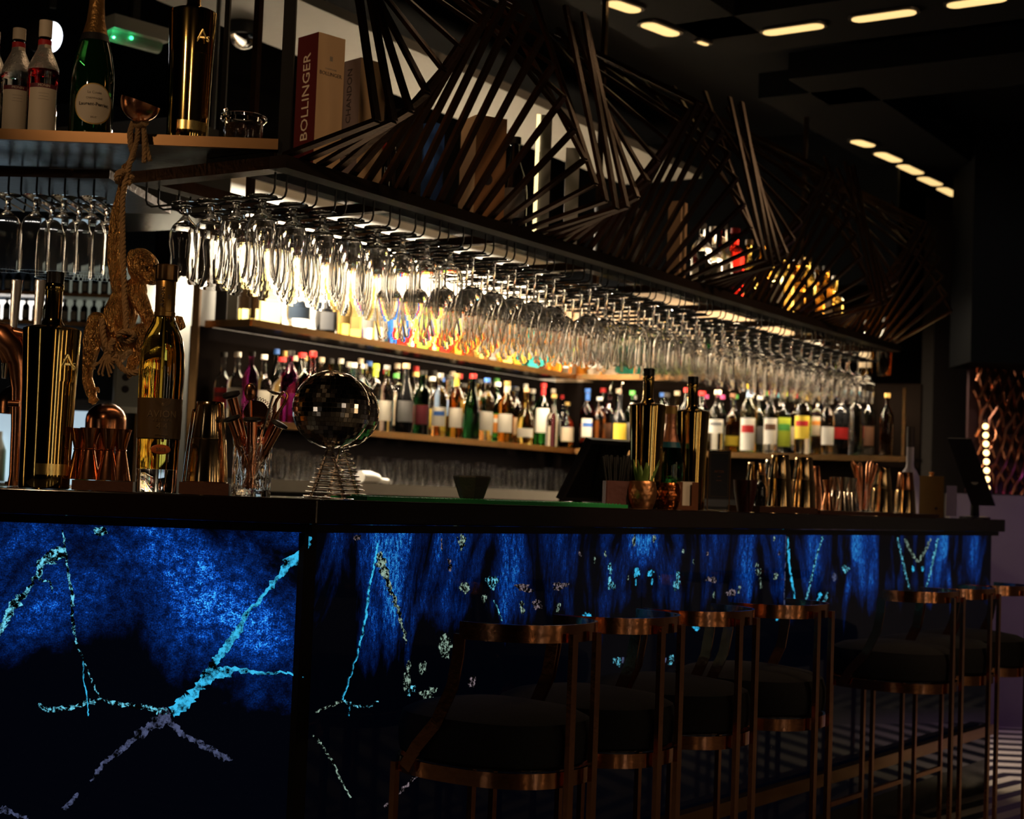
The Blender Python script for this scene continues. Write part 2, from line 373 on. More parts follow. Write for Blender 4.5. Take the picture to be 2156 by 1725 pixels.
# back counter
m = MB(); f0 = B1+NN*.16-AX*.02; f1 = B2+NN*.16-AX*.42
t_ = thing('back_counter', 'grey steel back counter under the lower shelf with glasses stored on it', 'counter')
m.bar(Vector((f0.x, f0.y, 1.135))+BK*.2, Vector((f1.x, f1.y, 1.135))+BK*.2, .40, .03, BK); m.build('worktop', mat('brushed_steel', (.30, .28, .25), .4, .8, var=.1), t_, smooth=False)
m = MB(); m.bar(Vector((f0.x, f0.y, 1.128)), Vector((f1.x, f1.y, 1.128)), .01, .05, BK); m.build('front_edge', mat('grey_edge', (.34, .31, .27), .45, .4, var=.1), t_, smooth=False)
m = MB(); m.bar(Vector((f0.x, f0.y, .55))+BK*.2, Vector((f1.x, f1.y, .55))+BK*.2, .36, 1.1, BK); m.build('cabinet', BLACK, t_, smooth=False)
f2 = B2-BR*.16+dR*.02; f3 = B3-BR*.16-dR*.1
t_ = thing('back_counter', 'dark back counter under the right lower shelf behind the shaker tins', 'counter')
m = MB(); m.bar(Vector((f2.x, f2.y, 1.125))+BR*.2, Vector((f3.x, f3.y, 1.125))+BR*.2, .38, .04, BR); m.build('worktop', BLACK, t_, smooth=False)
m = MB(); m.bar(Vector((f2.x, f2.y, .55))+BR*.2, Vector((f3.x, f3.y, .55))+BR*.2, .34, 1.1, BR); m.build('cabinet', BLACK, t_, smooth=False)
# ---------------------------------------------------------------- bar counter
cdir = (C1-C0).normalized(); cn = Vector((cdir.y, -cdir.x, 0)); ldir = (CL-C0).normalized(); ln_ = Vector((-ldir.y, ldir.x, 0))
if ln_.y > 0: ln_ = -ln_
def offs(k):   # polygon following the front edge, k behind it
    # intersection of both offset lines
    a1 = C0-cn*k; a2 = C0-ln_*k
    # solve a1 + cdir*s = a2 + ldir*t
    det = cdir.x*(-ldir.y)-(-ldir.x)*cdir.y; dx = a2.x-a1.x; dy = a2.y-a1.y
    s = (dx*(-ldir.y)-(-ldir.x)*dy)/det
    return a1+cdir*s
TOPZ = 1.10
def strip(k0, k1, endk=0):
    return [CL-ln_*k0, offs(k0), C1-cn*k0+cdir*endk, C1-cn*k1+cdir*endk, offs(k1), CL-ln_*k1]
bc = thing('bar_counter', 'long bar counter with glossy black top and glowing blue marble front', 'bar counter')
GLOSST = mat('glossy_black_top', (.010, .006, .005), .09, 0, bump=.015, bs=25, coat=.5)
m = MB(); m.prism(strip(0, .52), TOPZ-.050, TOPZ); o = m.build('countertop', GLOSST, bc, smooth=False)
bv = o.modifiers.new('bevel', 'BEVEL'); bv.width = .003; bv.segments = 2
MB().prism(strip(.02, .05, -.02), TOPZ-.067, TOPZ-.0505).build('shadow_gap_trim', BLACK, bc, smooth=False)
MB().prism(strip(.10, .45, -.1), .0, TOPZ-.068).build('body', BLACK, bc, smooth=False)
# marble panels
def marble(name, seed, bright, lo=.46, hi=.72, stretch=(1, 1, 1)):
    m, t, b = nt(name)
    b.inputs['Base Color'].default_value = (.004, .006, .012, 1); b.inputs['Roughness'].default_value = .05
    tc = t.nodes.new('ShaderNodeTexCoord'); mp = t.nodes.new('ShaderNodeMapping'); mp.inputs['Location'].default_value = (seed*3.1, seed*1.7, 0)
    mp.inputs['Scale'].default_value = stretch
    t.links.new(tc.outputs['UV'], mp.inputs['Vector'])
    n1 = t.nodes.new('ShaderNodeTexNoise'); n1.inputs['Scale'].default_value = 2.0; n1.inputs['Detail'].default_value = 7; n1.inputs['Roughness'].default_value = .60; n1.inputs['Distortion'].default_value = .9
    n2 = t.nodes.new('ShaderNodeTexNoise'); n2.inputs['Scale'].default_value = 60; n2.inputs['Detail'].default_value = 6; n2.inputs['Roughness'].default_value = .8
    n3 = t.nodes.new('ShaderNodeTexNoise'); n3.inputs['Scale'].default_value = 320; n3.inputs['Detail'].default_value = 2
    for n in (n1, n2, n3): t.links.new(mp.outputs[0], n.inputs['Vector'])
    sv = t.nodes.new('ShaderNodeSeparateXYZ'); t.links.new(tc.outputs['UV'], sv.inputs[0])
    # backlight falloff painted in: emission bright at the top, fading to black lower down
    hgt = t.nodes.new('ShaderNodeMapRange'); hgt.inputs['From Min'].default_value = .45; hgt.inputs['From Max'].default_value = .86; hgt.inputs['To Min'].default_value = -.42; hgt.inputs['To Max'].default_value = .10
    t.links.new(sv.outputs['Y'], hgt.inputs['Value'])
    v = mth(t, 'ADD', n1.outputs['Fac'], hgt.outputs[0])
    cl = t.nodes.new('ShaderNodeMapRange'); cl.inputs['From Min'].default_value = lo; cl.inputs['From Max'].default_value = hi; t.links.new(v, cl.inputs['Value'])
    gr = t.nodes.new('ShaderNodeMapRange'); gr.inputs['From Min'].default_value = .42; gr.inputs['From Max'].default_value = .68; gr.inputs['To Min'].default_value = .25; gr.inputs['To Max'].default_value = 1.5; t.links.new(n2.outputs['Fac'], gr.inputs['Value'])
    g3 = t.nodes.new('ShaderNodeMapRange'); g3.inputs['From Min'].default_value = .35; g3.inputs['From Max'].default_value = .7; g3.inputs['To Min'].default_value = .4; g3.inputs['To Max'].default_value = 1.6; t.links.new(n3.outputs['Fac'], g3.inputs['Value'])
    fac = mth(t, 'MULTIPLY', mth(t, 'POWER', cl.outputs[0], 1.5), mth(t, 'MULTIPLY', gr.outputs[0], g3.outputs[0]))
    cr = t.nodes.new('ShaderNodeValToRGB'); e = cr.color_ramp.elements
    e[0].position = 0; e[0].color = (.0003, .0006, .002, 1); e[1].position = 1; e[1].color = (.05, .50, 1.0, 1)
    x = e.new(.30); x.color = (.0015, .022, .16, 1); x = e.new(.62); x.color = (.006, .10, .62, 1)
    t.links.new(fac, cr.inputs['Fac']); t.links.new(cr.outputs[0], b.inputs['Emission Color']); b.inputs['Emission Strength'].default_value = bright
    return m
def veinmat(name, col, strength, sc=110, lo=.49, hi=.60):
    m, t, b = nt(name); b.inputs['Base Color'].default_value = (.01, .02, .03, 1); b.inputs['Roughness'].default_value = .15
    tc = t.nodes.new('ShaderNodeTexCoord'); n = t.nodes.new('ShaderNodeTexNoise'); n.inputs['Scale'].default_value = sc; n.inputs['Detail'].default_value = 5; n.inputs['Roughness'].default_value = .7
    t.links.new(tc.outputs['Object'], n.inputs['Vector'])
    r = t.nodes.new('ShaderNodeMapRange'); r.inputs['From Min'].default_value = lo; r.inputs['From Max'].default_value = hi; t.links.new(n.outputs['Fac'], r.inputs['Value'])
    b.inputs['Emission Color'].default_value = (*col, 1)
    t.links.new(mth(t, 'MULTIPLY', r.outputs[0], strength), b.inputs['Emission Strength']); return m
VC = veinmat('vein_cyan', (.04, .50, .85), .9, 60, .40, .56); VP_ = veinmat('vein_pale', (.14, .60, .80), 1.0); VL = veinmat('vein_lilac', (.15, .18, .36), .40, 70, .42, .6)
VG = veinmat('vein_green_white', (.34, .50, .40), .75); VPK = veinmat('vein_pink_grey', (.42, .32, .36), .45)
PK = .045                               # panel recess
PZ1 = TOPZ-.0675
class Face:
    """vertical plane through two points: maps picture points onto it"""
    def __init__(s, a, b2, n): s.a = a; s.d = (b2-a).normalized(); s.n = n
    def hit(s, px, py):
        r = _F + _R*((px-1078)/FPX) + _U*((862.5-py)/FPX); k = (s.a-CAM).dot(s.n)/r.dot(s.n); return CAM+r*k
def jitter_line(pts, n, amp, rr):
    out = []
    for i in range(len(pts)-1):
        a, b_ = pts[i], pts[i+1]
        for k in range(n):
            t_ = k/n; out.append(tuple(a[j]+(b_[j]-a[j])*t_+(rr.uniform(-amp, amp) if j < 2 else 0) for j in range(3)))
    out.append(pts[-1]); return out
def ribbon(mb, face, pts, mi, rr, amp=3):
    """pts (px,py,width_px)"""
    L = jitter_line(pts, 9, amp, rr); vs = []; fs = []
    for i, (x, y, w) in enumerate(L):
        a = L[max(i-1, 0)]; c = L[min(i+1, len(L)-1)]; dx = c[0]-a[0]; dy = c[1]-a[1]; l = math.hypot(dx, dy) or 1; w = w*rr.uniform(.45, 1.2)/2
        for sgn in (-1, 1):
            p = face.hit(x-dy/l*w*sgn, y+dx/l*w*sgn)+face.n*.0012; vs.append(p)
    for i in range(len(L)-1): fs.append((2*i, 2*i+1, 2*i+3, 2*i+2))
    mb.add(vs, fs, mi)
def blob(mb, face, x, y, rx, ry, mi, rr, tilt=0):
    n = 14; vs = [face.hit(x, y)+face.n*.0012]
    for k in range(n):
        a = 2*PI*k/n; q = rr.uniform(.5, 1.1); u = rx*q*math.cos(a); w = ry*q*math.sin(a)
        vs.append(face.hit(x+u*math.cos(tilt)-w*math.sin(tilt), y+u*math.sin(tilt)+w*math.cos(tilt))+face.n*.0012)
    mb.add(vs, [(0, 1+(k+1) % n, 1+k) for k in range(n)], mi)
def panel(name, a, b2, n, mats, decorate, mirror=False, u0=0, label=None):
    m = MB(); a = Vector(a); b2 = Vector(b2); L = (b2-a).length
    m.bar(Vector((a.x, a.y, (PZ1+.12)/2))-n*.01, Vector((b2.x, b2.y, (PZ1+.12)/2))-n*.01, .02, PZ1-.12, n)
    nb = len(m.f)
    f = Face(a, b2, n); decorate(m, f)
    o = m.build(name, mats, bc, smooth=False)
    uv = o.data.uv_layers.new(name='UVMap')
    for poly in o.data.polygons:
        for li in poly.loop_indices:
            v = o.data.vertices[o.data.loops[li].vertex_index].co
            s = (Vector((v.x, v.y, 0))-a).dot((b2-a).normalized()); s = (L-s) if mirror else s
            uv.data[li].uv = (s+u0, v.z)
    if label: o['label'] = label
    return o
rr = random.Random(3)
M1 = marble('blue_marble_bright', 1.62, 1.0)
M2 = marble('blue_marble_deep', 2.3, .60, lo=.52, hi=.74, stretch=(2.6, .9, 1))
def deco_left(m, f):
    R_ = lambda pts, mi, amp=3: ribbon(m, f, pts, mi, rr, amp)
    R_([(655, 1130, 8), (640, 1160, 14), (610, 1185, 26), (592, 1205, 18), (560, 1248, 8), (520, 1292, 12), (497, 1335, 18), (470, 1372, 20), (448, 1400, 16), (438, 1425, 30), (415, 1452, 26), (385, 1485, 30), (362, 1500, 24)], 1)
    R_([(440, 1420, 20), (465, 1416, 34), (495, 1410, 12), (560, 1420, 6), (590, 1414, 5), (640, 1426, 4)], 1)
    R_([(362, 1500, 14), (335, 1495, 16), (300, 1490, 12), (260, 1483, 10), (215, 1474, 8), (180, 1480, 9), (130, 1494, 12), (100, 1496, 10), (82, 1484, 8)], 2)
    R_([(355, 1498, 30), (335, 1520, 34), (310, 1535, 22), (275, 1562, 14), (240, 1592, 12), (212, 1612, 10), (190, 1645, 6)], 3)
    R_([(165, 1672, 6), (148, 1692, 12), (130, 1705, 5)], 3)
    R_([(352, 1512, 12), (375, 1540, 14), (410, 1560, 10), (440, 1575, 14), (465, 1592, 16), (490, 1600, 4)], 3)
    R_([(132, 1115, 3), (137, 1150, 5), (143, 1200, 6), (152, 1255, 8), (152, 1300, 7), (160, 1350, 5), (175, 1385, 4), (190, 1425, 3), (200, 1450, 4), (215, 1474, 4)], 2, 2)
    R_([(175, 1385, 3), (176, 1430, 3), (184, 1470, 3), (186, 1508, 3)], 1, 1)
    R_([(120, 1165, 40), (90, 1190, 18), (60, 1240, 8), (38, 1265, 22), (15, 1300, 16), (0, 1335, 10), (-20, 1400, 8)], 2, 6)
    R_([(80, 1220, 4), (105, 1225, 5), (112, 1245, 3)], 2, 2)
    blob(m, f, 213, 1120, 22, 12, 2, rr); blob(m, f, 122, 1165, 20, 18, 2, rr)
    R_([(0, 1700, 18), (25, 1712, 10), (60, 1726, 8)], 3)
def deco_r1(m, f):
    R_ = lambda pts, mi, amp=2: ribbon(m, f, pts, mi, rr, amp)
    R_([(794, 1145, 3), (790, 1175, 4), (783, 1210, 4), (775, 1250, 5), (770, 1300, 5), (762, 1340, 4), (748, 1390, 3), (732, 1440, 3), (721, 1474, 3)], 1)
    R_([(800, 1180, 22), (812, 1215, 16), (826, 1255, 7), (840, 1290, 9), (850, 1330, 6), (853, 1355, 4)], 4, 3)
    R_([(721, 1476, 6), (690, 1488, 5), (664, 1500, 5)], 4); R_([(721, 1476, 6), (750, 1487, 6), (780, 1488, 5), (795, 1476, 4)], 2); R_([(736, 1480, 3), (734, 1508, 3)], 1, 1)
    R_([(660, 1548, 5), (680, 1575, 5), (700, 1605, 5), (716, 1640, 4), (738, 1680, 4)], 4)
    R_([(808, 1700, 7), (840, 1670, 8), (870, 1640, 5), (900, 1615, 3)], 5)
    blob(m, f, 752, 1132, 10, 7, 5, rr)
    for x, y, rx, ry, mi in [(798, 1180, 9, 22, 4), (975, 1140, 10, 18, 4), (928, 1147, 4, 14, 5), (945, 1190, 8, 16, 5), (975, 1245, 14, 22, 4), (1035, 1227, 18, 20, 2), (1020, 1262, 8, 14, 4), (1100, 1240, 26, 12, 5), (1098, 1278, 9, 16, 4), (1130, 1275, 14, 14, 5), (1175, 1280, 7, 14, 4), (1175, 1235, 30, 10, 5), (938, 1365, 20, 30, 4), (890, 1395, 10, 28, 4), (855, 1420, 12, 40, 4), (900, 1460, 24, 16, 4), (865, 1458, 14, 16, 2), (1000, 1435, 16, 16, 5), (1085, 1320, 10, 6, 5)]:
        for _ in range(4): blob(m, f, x+rr.uniform(-rx, rx)*.5, y+rr.uniform(-ry, ry)*.6, rx*.5, ry*.5, mi, rr)
    R_([(962, 1130, 3), (970, 1160, 4)], 4, 1); R_([(1040, 1265, 3), (1050, 1290, 3), (1057, 1308, 2)], 2, 1)
def deco_r2(m, f, ax=1355):
    R_ = lambda pts, mi, amp=2: ribbon(m, f, pts, mi, rr, amp)
    for x, y, rx, ry, mi in [(1282, 1215, 8, 30, 2), (1290, 1235, 6, 16, 2), (1273, 1166, 4, 9, 4), (1250, 1182, 4, 12, 4), (1220, 1168, 5, 7, 5), (1240, 1310, 16, 20, 1), (1334, 1140, 5, 16, 4), (1341, 1205, 8, 13, 1), (1338, 1225, 3, 10, 1), (1322, 1215, 2, 8, 4), (1298, 1390, 10, 16, 2), (1352, 1305, 10, 6, 1), (1310, 1390, 5, 10, 3)]:
        for mx in (x, 2*ax-x):
            for _ in range(3): blob(m, f, mx+rr.uniform(-rx, rx)*.4, y+rr.uniform(-ry, ry)*.6, rx*.6, ry*.5, mi, rr)
    for x, y, rx, ry, mi in [(1500, 1220, 20, 12, 5), (1540, 1245, 16, 12, 5), (1595, 1200, 9, 18, 4), (1600, 1225, 6, 16, 4), (1630, 1215, 8, 10, 4), (1555, 1245, 5, 12, 4), (1503, 1255, 4, 10, 4), (1630, 1138, 5, 9, 4), (1640, 1165, 4, 10, 5)]:
        for _ in range(3): blob(m, f, x+rr.uniform(-rx, rx)*.5, y+rr.uniform(-ry, ry)*.6, rx*.5, ry*.5, mi, rr)
def deco_r3(m, f):
    R_ = lambda pts, mi, amp=1: ribbon(m, f, pts, mi, rr, amp)
    R_([(1658, 1130, 2), (1660, 1170, 6), (1664, 1210, 5), (1671, 1250, 4), (1675, 1275, 3)], 1); R_([(1732, 1130, 4), (1716, 1180, 4), (1704, 1235, 4), (1695, 1270, 3)], 2)
    R_([(1728, 1250, 7), (1722, 1265, 6)], 1); R_([(1742, 1247, 5), (1732, 1275, 7)], 2); R_([(1655, 1130, 2), (1651, 1250, 2), (1645, 1360, 2)], 3)
    for x, y, rx, ry, mi in [(1780, 1198, 10, 10, 2), (1755, 1215, 6, 12, 3), (1635, 1300, 4, 10, 1)]: blob(m, f, x, y, rx, ry, mi, rr)
def deco_r4(m, f):
    R_ = lambda pts, mi, amp=1: ribbon(m, f, pts, mi, rr, amp)
    for sg in (1, -1):
        X = lambda x: 1932+sg*(x-1932)
        R_([(X(1905), 1135, 5), (X(1915), 1158, 6), (X(1924), 1172, 6), (X(1931), 1184, 5)], 4); R_([(X(1889), 1132, 3), (X(1893), 1150, 5), (X(1899), 1175, 5), (X(1904), 1200, 4), (X(1909), 1220, 4), (X(1915), 1240, 4)], 2)
        blob(m, f, X(1922), 1198, 3, 7, 1, rr)
def deco_r5(m, f):
    for x, y, rx, ry, mi in [(2055, 1188, 4, 6, 2), (2083, 1220, 5, 6, 1), (2096, 1135, 3, 9, 3)]: blob(m, f, x, y, rx, ry, mi, rr)
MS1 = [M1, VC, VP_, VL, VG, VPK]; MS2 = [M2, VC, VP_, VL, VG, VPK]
pc = offs(PK)
pl = CL-ln_*PK
lj = pc+(pl-pc).normalized()*.012
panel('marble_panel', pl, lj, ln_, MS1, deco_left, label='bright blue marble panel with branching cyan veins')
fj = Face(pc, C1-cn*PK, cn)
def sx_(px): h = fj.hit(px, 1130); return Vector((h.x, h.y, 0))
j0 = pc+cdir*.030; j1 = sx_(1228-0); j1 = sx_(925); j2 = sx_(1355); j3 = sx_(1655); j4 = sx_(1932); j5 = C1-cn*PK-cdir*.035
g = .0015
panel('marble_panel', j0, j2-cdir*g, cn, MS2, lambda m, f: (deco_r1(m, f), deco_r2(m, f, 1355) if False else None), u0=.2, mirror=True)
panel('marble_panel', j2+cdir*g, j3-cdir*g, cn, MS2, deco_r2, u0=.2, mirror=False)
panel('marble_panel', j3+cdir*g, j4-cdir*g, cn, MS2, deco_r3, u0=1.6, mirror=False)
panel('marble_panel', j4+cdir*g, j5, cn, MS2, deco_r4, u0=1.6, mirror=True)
e = C1-cdir*.035
m = MB(); m.bar(Vector((e.x, e.y, .55))-cn*(PK+.01), Vector((e.x, e.y, .55))-cn*.42, .018, PZ1-.1, cdir); m.build('end_panel', BLACK, bc, smooth=False)
MB().bar(Vector((pc.x, pc.y, .0))+cdir*.008-cn*.004, Vector((pc.x, pc.y, PZ1-.001))+cdir*.008-cn*.004, .036, .016, cdir).build('corner_trim', BLACK, bc, smooth=False)
MB().prism(strip(PK+.003, PK+.03, -.05), 0, .118).build('kickboard', BLACK, bc, smooth=False)
# foot rail
m = MB(); ra = pc+cn*.03+cdir*.25; rb = C1-cn*PK+cn*.03-cdir*.1
m.bar(Vector((ra.x, ra.y, .25)), Vector((rb.x, rb.y, .25)), .035, .04, cn)
m.build('foot_rail', BRASS, bc, smooth=False)
# ================================================================ CANOPY, RACKS, FRAMES
KZ0, KZ1 = 1.862, 1.892
KW = .50        # depth of canopy (towards the back bar)
cp = thing('canopy', 'dark bronze overhead canopy frame holding the glass racks over the bar', 'canopy')
def kbox(mb, s0, s1, u0, u1, z0, z1, mi=0):
    pts = [KP(s0, u0), KP(s1, u0), KP(s1, u1), KP(s0, u1)]; mb.prism(pts, z0, z1, mi); return mb
kbox(MB(), 0, KLEN, -.05, 0, KZ0, KZ1).build('front_beam', mat('beam_bronze', (.03, .018, .011), .5, .6, var=.2), cp, smooth=False)
kbox(MB(), .03, KLEN, -.13, -.052, KZ0+.004, KZ1-.002).build('inner_board', MATTB, cp, smooth=False)
kbox(MB(), .0, KLEN, -KW, -KW+.05, KZ0, KZ1).build('rear_beam', DARKM, cp, smooth=False)
kbox(MB(), 0, .05, -KW+.051, -.051, KZ0, KZ1).build('side_beam', DARKM, cp, smooth=False)
kbox(MB(), KLEN-.05, KLEN, -KW+.051, -.131, KZ0, KZ1).build('side_beam', DARKM, cp, smooth=False)
for k in range(1, 8):
    kbox(MB(), k*KLEN/8, k*KLEN/8+.03, -KW+.051, -.131, KZ0+.003, KZ1-.003).build('cross_beam', DARKM, cp, smooth=False)
# shelf boards on the canopy carrying boxes and bottles behind the lattice
tr = thing('display_shelf', 'long dark shelf on top of the canopy behind the bronze lattice', 'shelf')
kbox(MB(), .02, KLEN-.02, -.27, -.055, KZ1+.001, KZ1+.016).build('board', BLACK, tr, smooth=False)
TZ = KZ1+.017
# hangers from the ceiling
for k, s in enumerate((.4, 2.3, 4.3)):
    p = KP(s, -.47)
    tag(MB().box((p.x, p.y, (KZ1+3.2)/2), (.018, .018, 3.2-KZ1-.002), ANG).build('hanger_rod', DARKM, smooth=False),
        ['black rod hanging the canopy from the ceiling near its left end', 'black rod hanging the canopy from the ceiling at its middle', 'black rod hanging the canopy from the ceiling near its far end'][k], 'rod', 'canopy hanger rods')
# twisted lattice of square frames
lat = thing('lattice_sculpture', 'bronze lattice of twisting square frames along the top of the canopy', 'lattice')
NFR = 70; DS = KLEN/NFR; RR = .46; PER = 1.12
def clipseg(p, q, zc):
    if p[1] < zc and q[1] < zc: return None
    if p[1] < zc: t_ = (zc-p[1])/(q[1]-p[1]); p = (p[0]+(q[0]-p[0])*t_, zc)
    elif q[1] < zc: t_ = (zc-q[1])/(p[1]-q[1]); q = (q[0]+(p[0]-q[0])*t_, zc)
    return p, q
for i in range(NFR):
    s = .02+i*DS; ph = (s-.02)/PER
    uc = .265; vc = .275-.215*math.cos(2*PI*ph); th = math.atan2(vc, uc); E = .60      # foot on the beam, outer corner, top corner
    pts = [(-.02, .004), (uc-.02, vc), (uc-.02-E*math.sin(th), vc+E*math.cos(th))]
    m = MB()
    for a, b_ in zip(pts, pts[1:]): m.bar(KP(s, a[0], KZ1+a[1]), KP(s, b_[0], KZ1+b_[1]), .022, .010, AX)
    m.build('square_frame', DARKM, lat, smooth=False)
# ---------------------------------------------------------------- wire glass racks
RZ = 1.807
def rack(s, rows, pitch, label, depth0=.0):
    t_ = thing('glass_rack', label, 'glass rack', tuple(KP(s, -.06, RZ)), ANG-PI/2, 'black wire racks under the canopy')
    # local: -x ... we use AX -> local y, NN -> local x
    L = .09+rows*pitch
    for sg in (-1, 1):
        y = sg*.021
        pts = [(0, y, KZ0-RZ-.0005+.0)]
        pts = [(.0, y, .0545), (.0, y, .018), (-.004, y, .006), (-.014, y, 0), (-L+.02, y, 0), (-L+.006, y, .006), (-L, y, .018), (-L, y, .0545)]
        MB().tube(pts, .0028, 6).build('wire', BLKWIRE, t_)
    return t_
def wineglass(kind):
    """profiles for a glass standing upright: outer up then inner down; returned as lathe profile"""
    if kind == 'pilsner':
        H = .195; out = [(0, 0), (.033, 0), (.034, .003), (.012, .008), (.007, .016), (.010, .024), (.007, .032), (.016, .044), (.029, .058), (.0365, .078), (.036, .098), (.031, .13), (.031, .155), (.036, .183), (.0395, .195)]; th = .002; n0 = 7; bi = .047
    elif kind == 'tulip':
        H = .20; out = [(0, 0), (.034, 0), (.035, .003), (.012, .008), (.006, .014), (.006, .028), (.010, .034), (.006, .040), (.012, .046), (.026, .058), (.035, .078), (.037, .10), (.0365, .15), (.036, .195)]; th = .0018; n0 = 6; bi = .050
    elif kind == 'burgundy':
        H = .235; out = [(0, 0), (.036, 0), (.037, .003), (.010, .006), (.004, .012), (.0035, .085), (.008, .094), (.026, .104), (.040, .125), (.045, .15), (.042, .18), (.034, .215), (.031, .235)]; th = .0013; n0 = 6; bi = .097
    elif kind == 'ribbed':
        H = .215; out = [(0, 0), (.036, 0), (.037, .003), (.010, .006), (.004, .012), (.0035, .085), (.008, .092), (.024, .098), (.040, .113), (.046, .135), (.0475, .165), (.047, .19), (.0475, .215)]; th = .0014; n0 = 6; bi = .096
    else:
        H = .20; out = [(0, 0), (.034, 0), (.035, .003), (.010, .006), (.0038, .012), (.0035, .062), (.009, .072), (.024, .088), (.035, .108), (.039, .13), (.037, .16), (.034, .20)]; th = .0013; n0 = 6; bi = .076
    inn = [(max(r-th, .001), z) for r, z in out[::-1] if z > bi]
    return out+inn+[(0, bi)]
RGLASS = mat('rack_glass', (1, 1, 1), .0, trans=.975, ior=1.38)
GP = {}
def gproto(kind):
    if kind in GP: return GP[kind]
    pr = [(r, -z) for r, z in wineglass(kind)][::-1]      # upside down, foot at z=0
    m = MB(); m.lathe(pr, 28, flute=.02 if kind in ('ribbed', 'pilsner') else 0, nf=14)
    o = m.build('hanging_glass', RGLASS); GP[kind] = o; o['_used'] = 0; return o
def glass_at(kind, loc, label, grp, rot=0):
    o = gproto(kind)
    if not o['_used']: o['_used'] = 1; c = o
    else: c = o.copy(); COL.objects.link(c)
    c.location = loc; c.rotation_euler = (0, 0, rot); c.scale = (1.05, 1.05, 1.02)
    tag(c, label, 'glass', grp); return c
ordw = ['first', 'second', 'third', 'fourth', 'fifth', 'sixth', 'seventh', 'eighth', 'ninth', 'tenth', 'eleventh', 'twelfth', 'thirteenth', 'fourteenth', 'fifteenth', 'sixteenth', 'seventeenth', 'eighteenth', 'nineteenth', 'twentieth']
def ordi(k):
    if k < 20: return ordw[k]
    tens = {2: 'twenty', 3: 'thirty', 4: 'forty'}; k += 1
    return tens[k//10]+('-'+ordw[k % 10-1] if k % 10 else '')
desc = {'pilsner': ('curved flared beer glass', 'flared beer glasses in the racks'), 'tulip': ('short-stemmed straight beer glass', 'straight beer glasses in the racks'),
        'burgundy': ('wide-bellied wine glass', 'wide wine glasses in the racks'), 'ribbed': ('ribbed straight-sided wine glass', 'ribbed wine glasses in the racks'), 'wine': ('slim long-stemmed wine glass', 'slim wine glasses at the far end of the racks')}
rowd = ['front one', 'second back', 'third back', 'rearmost']
NR = 38
for i in range(NR):
    s = .055+i*.113
    kind = 'pilsner' if i < 5 else 'tulip' if i < 8 else 'burgundy' if i < 17 else 'ribbed' if i < 25 else 'wine'
    pitch = .083 if kind in ('pilsner', 'tulip') else .097
    rows = 4
    d_, g_ = desc[kind]
    rack(s, rows, pitch, 'black wire hanging rail over the bar, %s from the left end of the canopy' % ordi(i))
    for j in range(rows):
        if i >= 12 and rnd.random() < .08: continue
        pos = KP(s, -.06-.055-j*pitch, RZ+.0062+.0)
        glass_at(kind, pos, '%s hanging upside-down on the %s rail from left, %s' % (d_, ordi(i), rowd[j]), g_, rnd.uniform(0, 6))
# ================================================================ BOTTLES
PROF = {
 'std': [(0, 0), (.93, 0), (1, .015), (1, .60), (.95, .66), (.62, .74), (.36, .79), (.30, .83), (.30, .955), (.36, .96), (.36, .98), (0, .98)],
 'champ': [(0, 0), (.93, 0), (1, .015), (1, .42), (.95, .50), (.72, .62), (.46, .73), (.34, .82), (.31, .92), (.37, .925), (.37, .95), (0, .95)],
 'tall': [(0, 0), (.93, 0), (1, .01), (1, .66), (.9, .70), (.45, .75), (.38, .78), (.36, .96), (.40, .965), (.40, .98), (0, .98)],
 'round': [(0, 0), (.55, 0), (.72, .02), (.95, .16), (1, .30), (.93, .45), (.66, .56), (.32, .64), (.24, .70), (.23, .94), (.28, .95), (.28, .97), (0, .97)],
 'stout': [(0, 0), (.94, 0), (1, .02), (1, .50), (.92, .58), (.5, .67), (.3, .72), (.27, .93), (.33, .94), (.33, .97), (0, .97)],
 'bordeaux': [(0, 0), (.93, 0), (1, .015), (1, .63), (.93, .69), (.55, .76), (.40, .79), (.37, .95), (.42, .955), (.42, .975), (0, .975)],
}
BC = {'clear': (1, 1, 1), 'amber': (.86, .36, .045), 'gold': (.95, .66, .16), 'green': (.04, .30, .05), 'dark green': (.010, .07, .022), 'brown': (.20, .06, .015), 'black': (.012, .012, .014), 'red': (.80, .03, .02),
      'blue': (.04, .18, .75), 'pale yellow': (.95, .86, .42), 'lime': (.45, .85, .08), 'teal': (.05, .45, .42), 'purple': (.30, .02, .22), 'orange': (.95, .38, .04), 'pink': (.9, .25, .4), 'smoky': (.30, .27, .24)}
LC = {'white': (.85, .80, .70), 'yellow': (.85, .62, .06), 'blue': (.05, .16, .55), 'cream': (.80, .66, .48), 'red': (.55, .02, .02), 'green': (.10, .40, .08), 'orange': (.8, .30, .06), 'black': (.015, .013, .012), 'cyan': (.1, .5, .65),
      'gold': (.6, .40, .14), 'silver': (.6, .58, .55), 'maroon': (.15, .02, .03), 'tan': (.55, .35, .2), 'lime': (.5, .6, .05), 'pale blue': (.35, .5, .75), 'pink': (.8, .1, .35), 'brown': (.14, .06, .03), 'grey': (.25, .25, .26), 'purple': (.2, .05, .3)}
def bglass(c): return mat('black_glass', (.01, .01, .012), .05, coat=.3) if c == 'black' else glassmat('glass_'+c.replace(' ', '_'), BC[c])
def lcol(c): return mat('paper_'+c.replace(' ', '_'), LC[c], .55, .8 if c in ('gold', 'silver') else 0, var=.08)
def lathe_r(prof, z):
    for (r0, z0), (r1, z1) in zip(prof, prof[1:]):
        if z0 <= z <= z1 and z1 > z0: return r0+(r1-r0)*(z-z0)/(z1-z0)
    return prof[-1][0]
